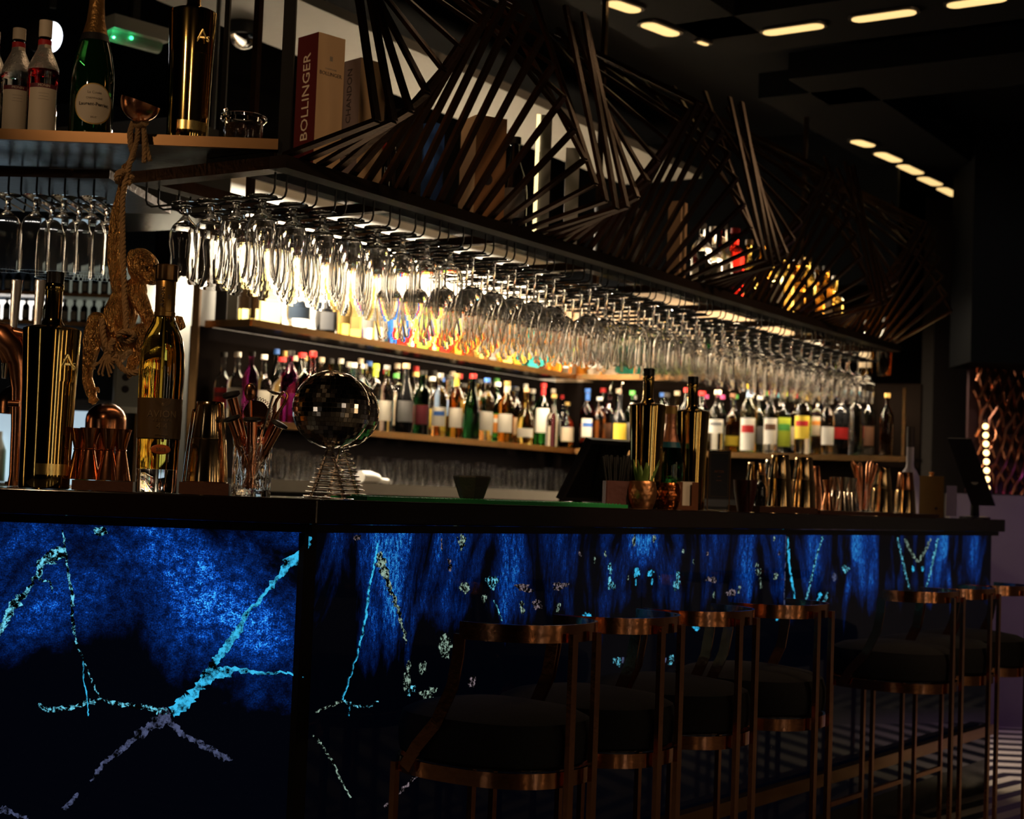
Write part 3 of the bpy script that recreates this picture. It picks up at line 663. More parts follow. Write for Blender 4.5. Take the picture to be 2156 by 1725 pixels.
def bottle(loc, h, w, kind, glass, label_c, cap_c, label_txt, grp=None, rz=0, lz=(.16, .46), neck=None, band=None, n=20, name='bottle', cat='bottle', sq=None, lw=1.9, capl=.07, spout=False):
    pr = [(r*w/2, z*h) for r, z in PROF[kind]]
    t_ = thing(name, label_txt, cat, loc, rz, grp)
    MB().lathe(pr, n, sq=sq).build('glass_body', bglass(glass), t_)
    cr = pr[-2][0]
    if spout:
        MB().lathe([(0, pr[-1][1]+.0003), (cr*.8, pr[-1][1]+.0003), (cr*.8, h), (0, h)], 12).build('cap', lcol('black'), t_)
        MB().tube([(0, 0, h), (0, 0, h+.02), (.006, 0, h+.045), (.014, 0, h+.06)], .0035, 8).build('pourer', STEEL, t_)
    else:
        MB().lathe([(cr+.0006, h*(1-capl)), (cr+.0026, h*(1-capl)), (cr+.0026, h), (0, h), ], 16).build('cap', lcol(cap_c), t_)
    if label_c:
        r = max(x[0] for x in pr if lz[0]*h <= x[1] <= lz[1]*h) if any(lz[0]*h <= x[1] <= lz[1]*h for x in pr) else lathe_r(pr, lz[0]*h)
        if kind == 'round': r = w/2
        if sq: MB().box((0, -w/2-.0012, (lz[0]+lz[1])/2*h), (w*.86, .0012, (lz[1]-lz[0])*h)).build('label', lcol(label_c), t_)
        else: MB().arcband(r+.0006, lz[0]*h, lz[1]*h, -PI/2-lw/2, -PI/2+lw/2, .0005, 12).build('label', lcol(label_c), t_)
        if band:
            z0 = lz[0]+(lz[1]-lz[0])*.55; z1 = lz[0]+(lz[1]-lz[0])*.78
            if not sq: MB().arcband(r+.0012, z0*h, z1*h, -PI/2-lw*.4, -PI/2+lw*.4, .0005, 10).build('label_print', lcol(band), t_)
    if neck:
        r = lathe_r(pr, .86*h)+.0008
        MB().arcband(r, .80*h, .92*h, 0, 2*PI, .0005, 16).build('neck_label', lcol(neck), t_)
    return t_
def shelf_pt(a, b2, px, z, back, inset):
    """point on a shelf behind picture column px"""
    n = Vector((-(b2-a).y, (b2-a).x, 0)).normalized(); o_ = a+back*inset
    r = _F + _R*((px-1078)/FPX) + _U*((862.5-850)/FPX); k = (o_-CAM).dot(n)/r.dot(n); p = CAM+r*k
    return Vector((p.x, p.y, z))
Z_ = .0006
def shelf_row(rows, a, b2, z, back, inset, where, grp, behind=False):
    prev = None
    for q_, (px, kind, g_, lb, cp_, h, w, *ex) in enumerate(rows):
        p = shelf_pt(a, b2, px, z+.0036, back, inset+(0 if behind else (.0 if q_ % 2 else .095))); ex = ex[0] if ex else {}
        short = '%s bottle with %s cap' % (g_, cp_)
        l = '%s glass bottle with %s%s cap on the %s' % (g_, (lb+' label and ') if lb else '', cp_, where)
        l += (', right of the %s' % prev) if prev else ', first from the left'
        if behind: l = '%s bottle with %s cap in the %s, %s from the left' % (g_, cp_, where, ordi(q_))
        w_ = l.split(' ')
        if len(w_) > 16 and prev is None: l = '%s bottle, %s cap%s, first on the %s' % (g_, cp_, (', '+lb+' label') if lb else '', where)
        elif len(w_) > 16: l = '%s bottle, %s cap%s, %s, right of %s' % (g_, cp_, (', '+lb+' label') if lb else '', where.replace('the ', ''), prev.replace(' bottle with', ',').replace(' cap', ' cap one'))
        l = ' '.join(l.split(' ')[:16])
        bottle(p, h*1.1, w*1.1, kind, g_, lb, cp_, l, grp, rz=math.atan2(p.y, p.x)-PI/2+rnd.uniform(-.25, .25), **ex)
        prev = short
low = [(590, 'stout', 'clear', 'white', 'red', .27, .085), (608, 'std', 'purple', None, 'black', .29, .07), (632, 'bordeaux', 'smoky', 'white', 'red', .30, .075), (655, 'stout', 'red', 'black', 'red', .30, .08, {'sq': 4}), (741, 'stout', 'teal', 'cyan', 'white', .29, .08), (763, 'std', 'clear', None, 'silver', .28, .07),
       (788, 'std', 'clear', 'cyan', 'lime', .30, .075, {'neck': 'lime'}), (812, 'std', 'clear', 'white', 'grey', .29, .07), (832, 'stout', 'clear', None, 'green', .27, .07), (852, 'champ', 'black', 'grey', 'tan', .31, .08), (873, 'std', 'smoky', 'maroon', 'gold', .29, .07), (889, 'tall', 'dark green', 'maroon', 'black', .29, .07),
       (908, 'std', 'pale yellow', 'yellow', 'white', .28, .075), (925, 'std', 'clear', 'white', 'silver', .29, .07, {'band': 'blue'}), (942, 'stout', 'amber', 'pale blue', 'black', .30, .08, {'lz': (.35, .6)}), (960, 'std', 'amber', 'white', 'gold', .30, .07, {'neck': 'yellow'}), (974, 'stout', 'amber', 'white', 'black', .27, .09),
       (994, 'champ', 'dark green', None, 'red', .31, .08), (1008, 'std', 'gold', 'white', 'black', .30, .075), (1024, 'std', 'clear', 'white', 'blue', .30, .075), (1046, 'std', 'green', 'orange', 'white', .30, .08, {'band': 'white'}), (1066, 'std', 'amber', 'white', 'gold', .30, .08, {'neck': 'cream'}), (1085, 'std', 'brown', 'tan', 'black', .29, .075),
       (1108, 'round', 'gold', 'white', 'tan', .28, .09, {'lz': (.12, .28)}), (1143, 'std', 'green', 'white', 'red', .33, .08, {'neck': 'red', 'lz': (.22, .60)}), (1166, 'stout', 'clear', None, 'gold', .27, .075), (1195, 'stout', 'amber', 'cream', 'gold', .25, .08)]
shelf_row(low, B1, B2, LOWZ, BK, .052, 'lower shelf', 'bottles along the lower shelf')
cols = list(BC); caps = ['black', 'silver', 'gold', 'red', 'white', 'green', 'cream', 'blue']
lowb = [(578+i*19.5+rnd.uniform(-3, 3), rnd.choice(['std', 'champ', 'tall', 'bordeaux']), rnd.choice(['amber', 'brown', 'clear', 'clear', 'smoky', 'dark green', 'gold', 'green']), rnd.choice([None, 'white', 'cream', 'gold', 'maroon']), rnd.choice(caps), rnd.uniform(.29, .33), .055) for i in range(32)]
shelf_row(lowb, B1, B2, LOWZ, BK, .234, 'lower shelf rear row', 'rear row of the lower shelf', True)
for k, (t_, kd, g_, lb, cp_, w_, l) in enumerate([(.215, 'stout', 'clear', 'red', 'black', .075, 'clear bottle with red label at the left end of the lower shelf'), (.135, 'stout', 'clear', 'white', 'silver', .08, 'round clear bottle with white label near the left end of the lower shelf'), (.055, 'std', 'purple', None, 'black', .07, 'purple bottle at the left end of the lower shelf behind the muddlers')]):
    q = B1+AX*.075+BK*t_; q.z = LOWZ+.0036; bottle(q, .29, w_, kd, g_, lb, cp_, l, 'bottles along the lower shelf', band='maroon' if k == 0 else None)
shelf_row([(552, 'stout', 'clear', 'white', 'white', .27, .07)], B1, B2, LOWZ, BK, .052, 'lower shelf near the corner', 'bottles along the lower shelf')
mid = [(556, 'stout', 'pale yellow', None, 'tan', .24, .115), (620, 'round', 'clear', 'pale blue', 'lime', .26, .105, {'lz': (.14, .42)}), (679, 'round', 'black', 'grey', 'cream', .25, .10, {'lz': (.1, .4), 'lw': 1.2}), (716, 'tall', 'gold', 'gold', 'gold', .32, .06),
       (742, 'tall', 'gold', 'gold', 'black', .32, .06, {'sq': 5}), (768, 'tall', 'clear', 'white', 'silver', .32, .06), (794, 'std', 'clear', 'white', 'white', .30, .085, {'lz': (.03, .5)}), (818, 'tall', 'blue', None, 'blue', .30, .06), (840, 'std', 'red', 'white', 'silver', .30, .07, {'lz': (.3, .5)}), (862, 'tall', 'clear', None, 'silver', .30, .05), (884, 'std', 'lime', None, 'white', .29, .075), (908, 'tall', 'pale yellow', None, 'gold', .30, .055),
       (934, 'std', 'red', 'white', 'white', .29, .08, {'lz': (.35, .6)}), (958, 'std', 'amber', 'white', 'black', .30, .075, {'lz': (.3, .6)}), (985, 'tall', 'brown', None, 'gold', .31, .06), (1010, 'std', 'gold', 'white', 'cyan', .30, .075, {'lz': (.25, .6)}), (1034, 'tall', 'smoky', None, 'black', .30, .06), (1060, 'std', 'gold', 'white', 'black', .30, .09, {'lz': (.14, .6)}), (1086, 'std', 'orange', None, 'black', .29, .07),
       (1114, 'stout', 'teal', 'white', 'green', .29, .10, {'band': 'yellow'}), (1142, 'tall', 'brown', None, 'black', .30, .055), (1163, 'stout', 'orange', 'cream', 'gold', .29, .10), (1190, 'std', 'clear', 'white', 'silver', .28, .065)]
shelf_row(mid, B1, B2, MIDZ, BK, .06, 'middle shelf', 'bottles along the middle shelf')
midr = [(1222, 'std', 'amber', None, 'gold', .29, .07), (1250, 'std', 'clear', 'white', 'white', .30, .085, {'lz': (.12, .55)}), (1284, 'std', 'clear', 'white', 'silver', .30, .075, {'lz': (.3, .6)}), (1318, 'stout', 'teal', 'black', 'black', .25, .09), (1352, 'stout', 'dark green', None, 'black', .27, .085), (1390, 'std', 'green', None, 'gold', .28, .075), (1434, 'stout', 'lime', None, 'lime', .24, .09), (1480, 'std', 'dark green', 'grey', 'black', .28, .08), (1524, 'std', 'smoky', None, 'silver', .28, .075), (1566, 'stout', 'lime', 'white', 'green', .26, .08), (1600, 'std', 'clear', 'white', 'silver', .27, .08),
        (1690, 'std', 'clear', 'white', 'black', .27, .07, {'lz': (.2, .62)}), (1716, 'std', 'brown', 'white', 'black', .27, .07, {'lz': (.2, .62)}), (1770, 'std', 'smoky', None, 'gold', .28, .07), (1820, 'std', 'amber', 'cream', 'black', .28, .07), (1860, 'std', 'brown', None, 'black', .28, .07)]
shelf_row(midr, B2, B3, MIDZ, BR, .055, 'right middle shelf', 'bottles on the right middle shelf')
lowr = [(1237, 'std', 'red', 'white', 'blue', .32, .075, {'band': 'blue', 'neck': 'blue', 'lz': (.2, .5)}), (1262, 'std', 'brown', None, 'silver', .27, .07), (1284, 'std', 'red', 'brown', 'silver', .30, .075, {'spout': True}), (1305, 'stout', 'black', 'yellow', 'yellow', .29, .08, {'lz': (.06, .46), 'spout': True}), (1331, 'std', 'green', 'silver', 'green', .31, .075), (1360, 'round', 'smoky', 'tan', 'silver', .28, .09), (1404, 'std', 'clear', 'white', 'black', .30, .08), (1447, 'bordeaux', 'dark green', 'cream', 'red', .32, .08), (1478, 'bordeaux', 'dark green', 'cream', 'red', .31, .08),
        (1511, 'std', 'clear', 'white', 'cream', .31, .085, {'lz': (.3, .52), 'band': 'grey'}), (1543, 'stout', 'amber', 'yellow', 'brown', .30, .085, {'lz': (.12, .28)}), (1577, 'std', 'pale yellow', 'white', 'yellow', .34, .085, {'lz': (.03, .5), 'neck': 'pale blue', 'band': 'red'}), (1600, 'std', 'smoky', 'grey', 'silver', .29, .07), (1624, 'std', 'clear', 'white', 'red', .31, .075, {'lz': (.14, .55), 'band': 'brown'}), (1650, 'std', 'clear', 'lime', 'lime', .31, .08, {'lz': (.12, .58), 'band': 'green'}),
        (1692, 'std', 'clear', 'yellow', 'tan', .33, .085, {'lz': (.22, .56), 'band': 'red', 'neck': 'yellow'}), (1722, 'std', 'amber', 'cream', 'silver', .31, .08, {'lz': (.3, .6), 'band': 'orange'}), (1743, 'std', 'smoky', 'white', 'pink', .29, .07, {'spout': True}), (1772, 'bordeaux', 'black', 'red', 'black', .32, .085, {'lz': (.25, .42)}), (1804, 'tall', 'clear', None, 'silver', .33, .075), (1829, 'std', 'smoky', 'brown', 'black', .31, .07), (1868, 'std', 'brown', None, 'gold', .30, .065)]
shelf_row(lowr, B2, B3, LOWZ, BR, .052, 'right lower shelf', 'bottles on the right lower shelf')
lowrb = [(1240+i*31+rnd.uniform(-2, 2), rnd.choice(['std', 'champ', 'bordeaux']), rnd.choice(['amber', 'green', 'clear', 'smoky', 'clear', 'gold', 'dark green']), rnd.choice([None, 'white', 'cream', 'gold']), rnd.choice(caps+['pink', 'yellow', 'cyan']), rnd.uniform(.29, .33), .066) for i in range(20)]
shelf_row(lowrb, B2, B3, LOWZ, BR, .234, 'right lower shelf rear row', 'rear row of the right lower shelf', True)
# left end of the middle shelf: cartons and yellow bottles
def endp(s_, t_, z): q = B1+AX*s_+BK*t_; q.z = z+.0036; return q
q = endp(.06, .225, MIDZ); tag(MB().box((q.x, q.y, q.z+.13), (.05, .05, .26)).build('box', lcol('black'), smooth=False), 'black carton at the left end of the middle shelf beside the brass post', 'box')
q = endp(.06, .160, MIDZ); tag(MB().box((q.x, q.y, q.z+.14), (.045, .045, .28)).build('box', lcol('white'), smooth=False), 'white carton between the black carton and the yellow bottle on the middle shelf', 'box')
bottle(endp(.06, .095, MIDZ), .31, .058, 'tall', 'pale yellow', 'tan', 'gold', 'slim yellow bottle with tan label beside the white carton', 'bottles along the middle shelf')
bottle(endp(.06, .037, MIDZ), .30, .052, 'stout', 'pale yellow', 'tan', 'gold', 'yellow bottle at the very corner of the middle shelf end', 'bottles along the middle shelf')
# glassware on back counter
tum = MB(); tum.lathe([(0, 0), (.030, 0), (.036, .12), (.034, .12), (.028, .01), (0, .01)], 18)
tproto = tum.build('tumbler', GLASS); first = True
k = 0
for r_ in range(3):
    for i in range(20):
        px = 588+i*33+r_*11; p = shelf_pt(B1, B2, px, 1.151, BK, -.06+r_*.085)
        c = tproto if first else tproto.copy()
        if not first: COL.objects.link(c)
        first = False
        c.location = p; sc = rnd.uniform(.85, 1.15); c.scale = (1, 1, sc)
        tag(c, 'clear tumbler on the steel back counter, %s in its row from the left, %s' % (ordi(i), ['front row', 'middle row', 'back row'][r_]), 'glass', 'tumblers on the back counter'); k += 1
# white can lying on the back counter
p = shelf_pt(B1, B2, 785, 1.151, BK, -.13); t_ = thing('scoop', 'white plastic scoop lying on the back counter behind the mirror ball', 'scoop', p, .9)
MB().tube([(-.06, 0, .03), (0, 0, .028), (.05, 0, .022)], [.028, .03, .024], 14).build('bowl', WHITEP, t_)
MB().tube([(.052, 0, .022), (.09, 0, .016), (.12, 0, .014)], [.012, .012, .013], 10).build('handle', WHITEP, t_)
# ================================================================ LEFT: TOP SHELF, SECOND RACK
d0 = .02
TD = 3.62
tz = 1.931
def TP(px, back, z=tz): return G(px, TD+back, z, 270)
t_ = thing('display_shelf', 'brass edged overhead shelf at top left carrying syrups, champagne and gold bottle', 'shelf')
a = TP(-160, 0, 0); b2 = TP(588, 0, 0); hd = (b2-a).normalized(); hb = Vector((-hd.y, hd.x, 0))
MB().bar(Vector((a.x, a.y, tz-.0125)), Vector((b2.x, b2.y, tz-.0125)), .012, .025, hb).build('edge_strip', DBRASS, t_, smooth=False)
MB().bar(Vector((a.x, a.y, tz-.013))+hb*.165, Vector((b2.x, b2.y, tz-.013))+hb*.165, .315, .018, hb).build('board', BLACK, t_, smooth=False)
for px in (468, 600):
    p = TP(px, .02 if px == 600 else .30); w = .028 if px == 600 else .012
    m = MB(); m.box((p.x, p.y, (tz+.001+2.94)/2 if px != 600 else (KZ1+.001+2.94)/2), (w, .02, 2.94-tz-.002 if px != 600 else 2.94-KZ1-.002)); m.build('post', MATTB, t_, smooth=False)
# second canopy at the left with rack
t2 = thing('canopy', 'dark left canopy board under the top shelf holding three hanging beer glasses', 'canopy')
a = G(-200, 4.02, 0); b2 = G(192, 3.97, 0); hd2 = (b2-a).normalized(); hb2 = Vector((-hd2.y, hd2.x, 0))
MB().bar(Vector((a.x, a.y, 1.905))+hb2*.26, Vector((b2.x, b2.y, 1.905))+hb2*.26, .5, .022, hb2).build('board', DARKM, t2, smooth=False)
RZL = 1.848
for q, (pxg, back) in enumerate([(25, .05), (25, .16), (85, .05), (85, .16), (147, .05), (147, .16), (-35, .05)]):
    kind = 'tulip'
    if back == .05:
        p = G(pxg, 4.0, RZL); t_ = thing('glass_rack', 'black wire glass rail under the left canopy, %s' % {25: 'second from its left', 85: 'third from its left', 147: 'nearest its right end', -35: 'cut by the photo edge'}[pxg], 'glass rack', p+hb2*.0, 0, 'wire racks under the left canopy')
        for sg in (-1, 1):
            y = sg*.02
            MB().tube([(y, 0, 1.8935-RZL), (y, 0, .012), (y, .006, 0), (y, .26, 0), (y, .27, .02), (y, .27, 1.8935-RZL)], .0028, 6).build('wire', BLKWIRE, t_)
    p = G(pxg, 4.0, RZL+.0062)+hb2*(back+.0)
    glass_at('tulip', p, 'upside-down clear beer glass under the left canopy, %s, %s' % ({25: 'left', 85: 'middle', 147: 'right one', -35: 'cut by photo edge'}[pxg], 'front' if back < .1 else 'behind another'), 'beer glasses under the left canopy', q)
# syrup bottles, champagne, gold bottle, jar on the top shelf
def TI(px, back): return TP(px, back, tz+.0006)
def syrup(px, back, liquid, lab, h=.275):
    p = TI(px, back); t_ = thing('syrup_bottle', lab, 'bottle', p, FACE(px, 3.8)+.1, 'syrup bottles on the top left shelf'); w = .036
    pr = [(0, 0), (w*.95, 0), (w, .003), (w, .155), (w*1.03, .158), (w*1.03, .163), (w*.97, .168), (w*.80, .185), (.016, .215), (.0135, .235), (.0135, .252), (0, .252)]
    MB().lathe(pr, 24).build('glass_body', liquid, t_)
    MB().lathe([(w*.99, .160), (w*1.0, .171), (w*.82, .188), (.0165, .217), (.014, .234)][::1]+[(.0145, .2345), (.0172, .2172), (w*.83, .189), (w*1.012, .1715), (w*1.0, .161)], 24, close=True).build('shoulder', mat('frosted_shoulder', (.75, .7, .62), .3, trans=.7, bump=.3, bs=200), t_)
    MB().lathe([(.0152, .247), (.0152, h), (0, h)], 20, flute=.03, nf=20).build('cap', lcol('cream'), t_)
    MB().arcband(w+.0006, .014, .128, -PI/2-1.0, -PI/2+.95, .0005, 14).build('label', lcol('cream'), t_)
    MB().arcband(w+.0012, .118, .128, -PI/2-1.0, -PI/2+.95, .0004, 14).build('label_band', lcol('maroon'), [x for x in bpy.data.objects if x.parent == t_ and x.name.startswith('label')][0])
    text('lettering', 'MONIN', .0085, lcol('cream'), t_, (0, 0, .123), cyl=w+.0018)
    text('fine_print', '_______\n______\n_______', .007, lcol('brown'), t_, (0, 0, .10), cyl=w+.0013)
    MB().arcband(.0150, .212, .240, 0, 2*PI, .0008, 16).build('neck_band', lcol('red'), t_)
    MB().arcband(.0162, .213, .228, -PI/2-.1, -PI/2+1.0, .0006, 6).build('neck_label', lcol('cream'), t_)
    return t_
syrup(85, .10, glassmat('syrup_red', (.6, .01, .012)), 'red syrup bottle with white ribbed cap beside the champagne on the top shelf', .288)
syrup(30, .13, GLASS, 'clear syrup bottle with pinkish cap left of the red syrup bottle', .275)
syrup(-24, .16, glassmat('syrup_brown', (.3, .06, .02)), 'syrup bottle cut off by the left edge of the photo on the top shelf')
p = TI(190, .12); t_ = thing('champagne_bottle', 'dark green champagne magnum with round cream label on the top shelf', 'bottle', p, FACE(190, 3.75)+.12)
W2 = .052; prc = [(r*W2, z*.40) for r, z in [(0, 0), (.93, 0), (1, .015), (1, .36), (.97, .43), (.82, .54), (.56, .66), (.40, .74), (.33, .84), (.31, .93), (.38, .935), (.38, .955), (0, .955)]]
MB().lathe(prc, 32).build('glass_body', mat('champagne_green', (.005, .035, .007), .03, trans=.5, coat=.4), t_)
m = MB(); m.lathe([(lathe_r(prc, z)+.0012, z) for z in (.262, .275, .30, .335, .372)]+[(.0225, .384), (.021, .402), (0, .404)], 28, flute=.01, nf=9); m.build('foil', mat('dull_gold_foil', (.35, .18, .05), .38, .7, bump=.3, bs=120), t_)
m = MB(); m.lathe([(lathe_r(prc, z)+.0018, z) for z in (.246, .264)]+[(lathe_r(prc, z)+.0008, z) for z in (.264, .246)], 28, close=True); m.build('neck_band', lcol('black'), t_)
def ovallabel(r, zc, rw, rh, nseg=20):
    m = MB(); vs = [(0, 0)]; 
    for k in range(32): a_ = 2*PI*k/32; vs.append((rw*math.cos(a_), rh*math.sin(a_)))
    def pt(x, z, q): a_ = -PI/2+x/r; return ((r+q)*math.cos(a_), (r+q)*math.sin(a_), zc+z)
    V = [pt(x*.5, z*.5, .0008) for x, z in vs[1:]]+[pt(x, z, .0008) for x, z in vs[1:]]+[pt(x, z, .0002) for x, z in vs[1:]]+[pt(0, 0, .0008)]
    F = []
    for k in range(32):
        j = (k+1) % 32; F += [(k, j, 96), (32+k, 32+j, j, k), (64+k, 64+j, 32+j, 32+k)]
    F = [f[::-1] if False else f for f in F]; m.add(V, F); return m
ovallabel(W2, .085, .0475, .05).build('label_rim', lcol('gold'), t_); ovallabel(W2+.0006, .085, .0445, .047).build('label', lcol('cream'), t_)
INK = mat('ink', (.04, .03, .03), .6, var=.1); GREYINK = mat('faded_ink', (.30, .24, .18), .6, var=.1)
for s_, z_, sz in [('La Cuvée', .112, .009), ('CHAMPAGNE', .098, .0065), ('Laurent-Perrier', .084, .0115), ('BRUT', .052, .006)]:
    text('lettering', s_, sz, INK if 'Per' in s_ else GREYINK, t_, (0, 0, z_), cyl=W2+.0018)
def goldbottle(loc, rz, label, grp, lettering=True, sc=1):
    t_ = thing('gold_bottle', label, 'bottle', loc, rz, grp); t_.scale = (sc, sc, sc)
    pr = [(0, 0), (.048, 0), (.0495, .003), (.0495, .03), (.0505, .12), (.053, .22), (.0575, .316), (.0570, .3215), (.050, .3255), (.024, .330), (.0195, .336), (.0165, .345), (.0165, .405), (0, .405)]
    MB().lathe(pr, 48).build('body', GOLD, t_)
    MB().lathe([(.0172, .400), (.0185, .402), (.0185, .412), (.0172, .414), (.0165, .4145)]+[(0, .4145)], 24).build('collar', GOLD, t_)
    MB().lathe([(.0175, .4148), (.0175, .438), (0, .438)], 24, flute=.02, nf=24).build('stopper', BLACK, t_)
    if lettering:
        MB().arcband(.0555, .215, .275, -PI/2+.02, -PI/2+.75, .0004, 8).build('raised_panel', GOLD, t_)
        text('monogram', 'A', .045, mat('gold_relief', (.95, .7, .25), .25, 1, var=.05), t_, (.019, -.0008, .252), cyl=.0557)
        text('monogram', 'S', .018, MATS['gold_relief'], t_, (.032, -.0008, .246), cyl=.0557)
        MB().arcband(.0497, .028, .050, -PI/2-.6, -PI/2+.9, .0008, 18).build('base_band', MATS['gold_relief'], t_)
    return t_
goldbottle(TI(395, .10), FACE(395, 3.7)+.1, 'tall gold mirrored bottle on the top shelf beside the glass jar', None)
p = TI(512, .12); t_ = thing('glass_jar', 'squat clear glass jar with brownish contents at the right of the top shelf', 'jar', p)
MB().lathe([(0, 0), (.046, 0), (.048, .004), (.048, .062), (.052, .066), (.056, .070), (.056, .078), (.052, .080), (.045, .080), (.044, .062), (.044, .006), (0, .006)], 32).build('jar_body', GLASS, t_)
MB().lathe([(0, .008), (.042, .008), (.042, .056), (0, .058)], 24, flute=.02, nf=17).build('contents', mat('brown_sticks', (.28, .13, .09), .7, bump=.5, bs=150), t_)
MB().tube([(-.045, 0, .080), (-.046, 0, .094), (-.040, 0, .096)], .004, 8).build('clasp', GLASS, t_)
# cylinder lantern light, emergency light, dome camera in the space above
p = zpt(108, 78, 2.62); t_ = thing('spot_lamp', 'glaring white round spot lamp behind the syrup bottles', 'lamp', p, .5)
hp = (CAM-p).normalized(); mt = hp.to_track_quat('Z', 'Y').to_matrix()
m = MB(); m.lathe([(0, 0), (.055, 0), (.06, -.01), (.06, -.10), (0, -.10)], 24); m.v = [tuple(mt @ Vector((v[0]*.75, v[1], v[2]))) for v in m.v]; m.build('housing', FRM, t_)
m = MB(); m.lathe([(0, .004), (.052, .004), (.052, .001), (0, .001)], 24); m.v = [tuple(mt @ Vector((v[0]*.75, v[1], v[2]))) for v in m.v]; m.build('bulb', mat('white_lamp', (1, 1, 1), .5, emis=(.85, .9, 1), es=3), t_)
MB().box((0, .0, (3.19-p.z)/2+.065), (.02, .02, 3.19-p.z-.07)).build('stem', FRM, t_)
e0 = zpt(222, 60, 2.75); e1 = zpt(338, 92, 2.75); dd = (e1-e0); an = math.atan2(dd.y, dd.x)
t_ = thing('emergency_light', 'white emergency light box with glowing green indicator under the ceiling', 'light', (e0+e1)/2, an)
MB().box((0, 0, .02), (dd.length, .12, .05)).build('housing', mat('offwhite_plastic', (.55, .54, .48), .5, var=.03), t_, smooth=False)
m = MB(); m.tube([(-dd.length/2+.01, 0, -.012), (dd.length/2-.01, 0, -.012)], .03, 12); m.build('diffuser', mat('milky_plastic', (.42, .46, .40), .25, trans=.3), t_)
MB().ball((-.03, -.035, -.02), .007, 10).build('indicator', mat('green_led', (0, 1, .3), .5, emis=(.05, 1, .3), es=4), t_)
MB().box((0, 0, .045+(3.19-2.75-.045)/2), (.03, .03, 3.19-2.75-.05)).build('bracket', FRM, t_, smooth=False)
l = bpy.data.lights.new('green_indicator_light', 'POINT'); l.energy = .22; l.color = (.05, 1, .35); l.shadow_soft_size = .006
o = bpy.data.objects.new('green_indicator_light', l); COL.objects.link(o); o.location = (e0+e1)/2+Vector((-.05, -.08, -.03))
p = zpt(513, 82, 2.84); t_ = thing('dome_camera', 'small clear dome camera under the pale soffit above the glass jar', 'camera', (p.x, p.y, 2.84))
MB().lathe([(0, .012), (.062, .012), (.066, .022), (.066, .058), (0, .058)], 24).build('base', FRM, t_)
MB().lathe([(.052*math.sin(PI*i/20), .010-.052*math.cos(PI*i/20)) if i else (0, -.042) for i in range(11)]+[(.0, .010)], 24).build('dome', glassmat('smoked_dome', (.35, .35, .35)), t_)
# ---------------------------------------------------------------- boxes on the canopy shelf (behind the lattice)
def KX(px, u=-.155, py=300): q = Face(KP(0, u), KP(1, u), NN).hit(px, py); q.z = TZ; return q
def cbox(px, d, w, dp, h, rz, mats, name, label, z=TZ, cat='box'):
    p = KX(px); t_ = thing(name, label, cat, p, rz); k = 1.0; w *= k; dp *= k; h *= k; t_.scale = (1, 1, 1); m = MB(); m.box((0, 0, h/2), (w, dp, h))
    m.m = [mats_i for mats_i in range(6)] if len(mats) == 6 else [0]*6
    m.build('carton', mats, t_, smooth=False); return t_
cardm = mat('dark_red_card', (.10, .012, .012), .5, var=.05); cream = mat('cream_card', (.62, .40, .22), .55, var=.04); greyc = mat('grey_card', (.26, .20, .20), .55, var=.04)
# faces order: -x,+x,-y,+y,-z,+z
t_ = cbox(668, 3.90, .085, .085, .355, .78, [cardm, cream, cream, cardm, cream, cream], 'champagne_box', 'dark red and cream champagne gift box standing beside the post on the canopy')
zt = Matrix.Rotation(-PI/2, 3, 'Z')
text('lettering', 'BOLLINGER', .041, lcol('cream'), t_, (-.0427, 0, .195), mt=zt, up90=True, sx=1.05)
text('lettering', 'BOLLINGER', .0135, INK, t_, (0, -.0427, .255)); text('fine_print', 'CHAMPAGNE', .006, GREYINK, t_, (0, -.0427, .268)); text('fine_print', 'SPECIAL CUVEE', .006, GREYINK, t_, (0, -.0427, .09))
MB().box((0, -.0427, .295), (.009, .0006, .012)).build('crest', GREYINK, t_, smooth=False)
t_ = cbox(758, 4.03, .085, .085, .335, .78, [greyc, cream, cream, greyc, cream, cream], 'champagne_box', 'grey and cream champagne gift box right of the dark red one, behind lattice bars')
text('lettering', 'MOET & CHANDON', .028, INK, t_, (-.0427, 0, .185), mt=zt, up90=True)
bottle(KX(808), .27, .078, 'champ', 'black', 'red', 'black', 'black champagne bottle with round red mark between the gift box and dark carton', lz=(.42, .52), lw=.6)
cbox(848, 4.2, .09, .06, .25, -.5, [lcol('black')], 'box', 'black carton on the canopy shelf between the black bottle and blue box')
cbox(912, 4.32, .045, .045, .245, -.6, [lcol('blue')], 'box', 'tall narrow blue box behind the lattice bars')
wood = mat('plywood', (.42, .19, .075), .55, bump=.1, bs=30, var=.25); woodl = mat('light_plywood_edge', (.72, .48, .26), .5, var=.1)
t_ = cbox(1018, 4.42, .10, .10, .315, .5, [woodl, wood, wood, woodl, wood, wood], 'wooden_wine_box', 'plywood wine box with round finger hole standing behind the lattice')
MB().lathe([(0, 0), (.018, 0), (.018, .001), (0, .001)], 20).build('finger_hole', INK, t_).matrix_local = Matrix.Translation((-.01, -.0503, .13)) @ Matrix.Rotation(PI/2, 4, 'X')
MB().box((.02, -.0506, .27), (.03, .0008, .03)).build('stamp', INK, t_, smooth=False) if False else None
p = KX(1085); bottle(p, .30, .085, 'champ', 'black', 'grey', 'black', 'black bottle right of the plywood wine box behind the lattice')
p = KX(1132); t_ = thing('light_tube', 'tall thin glowing yellow-white strip lamp behind the lattice', 'lamp', (p.x, p.y, TZ))
MB().box((0, 0, .2), (.012, .012, .40)).build('tube', mat('strip_lamp', (1, .9, .6), .5, emis=(1, .78, .36), es=1.6), t_, smooth=False)
MB().box((.026, .004, .2), (.034, .012, .40)).build('back_plate', GREYP, t_, smooth=False)
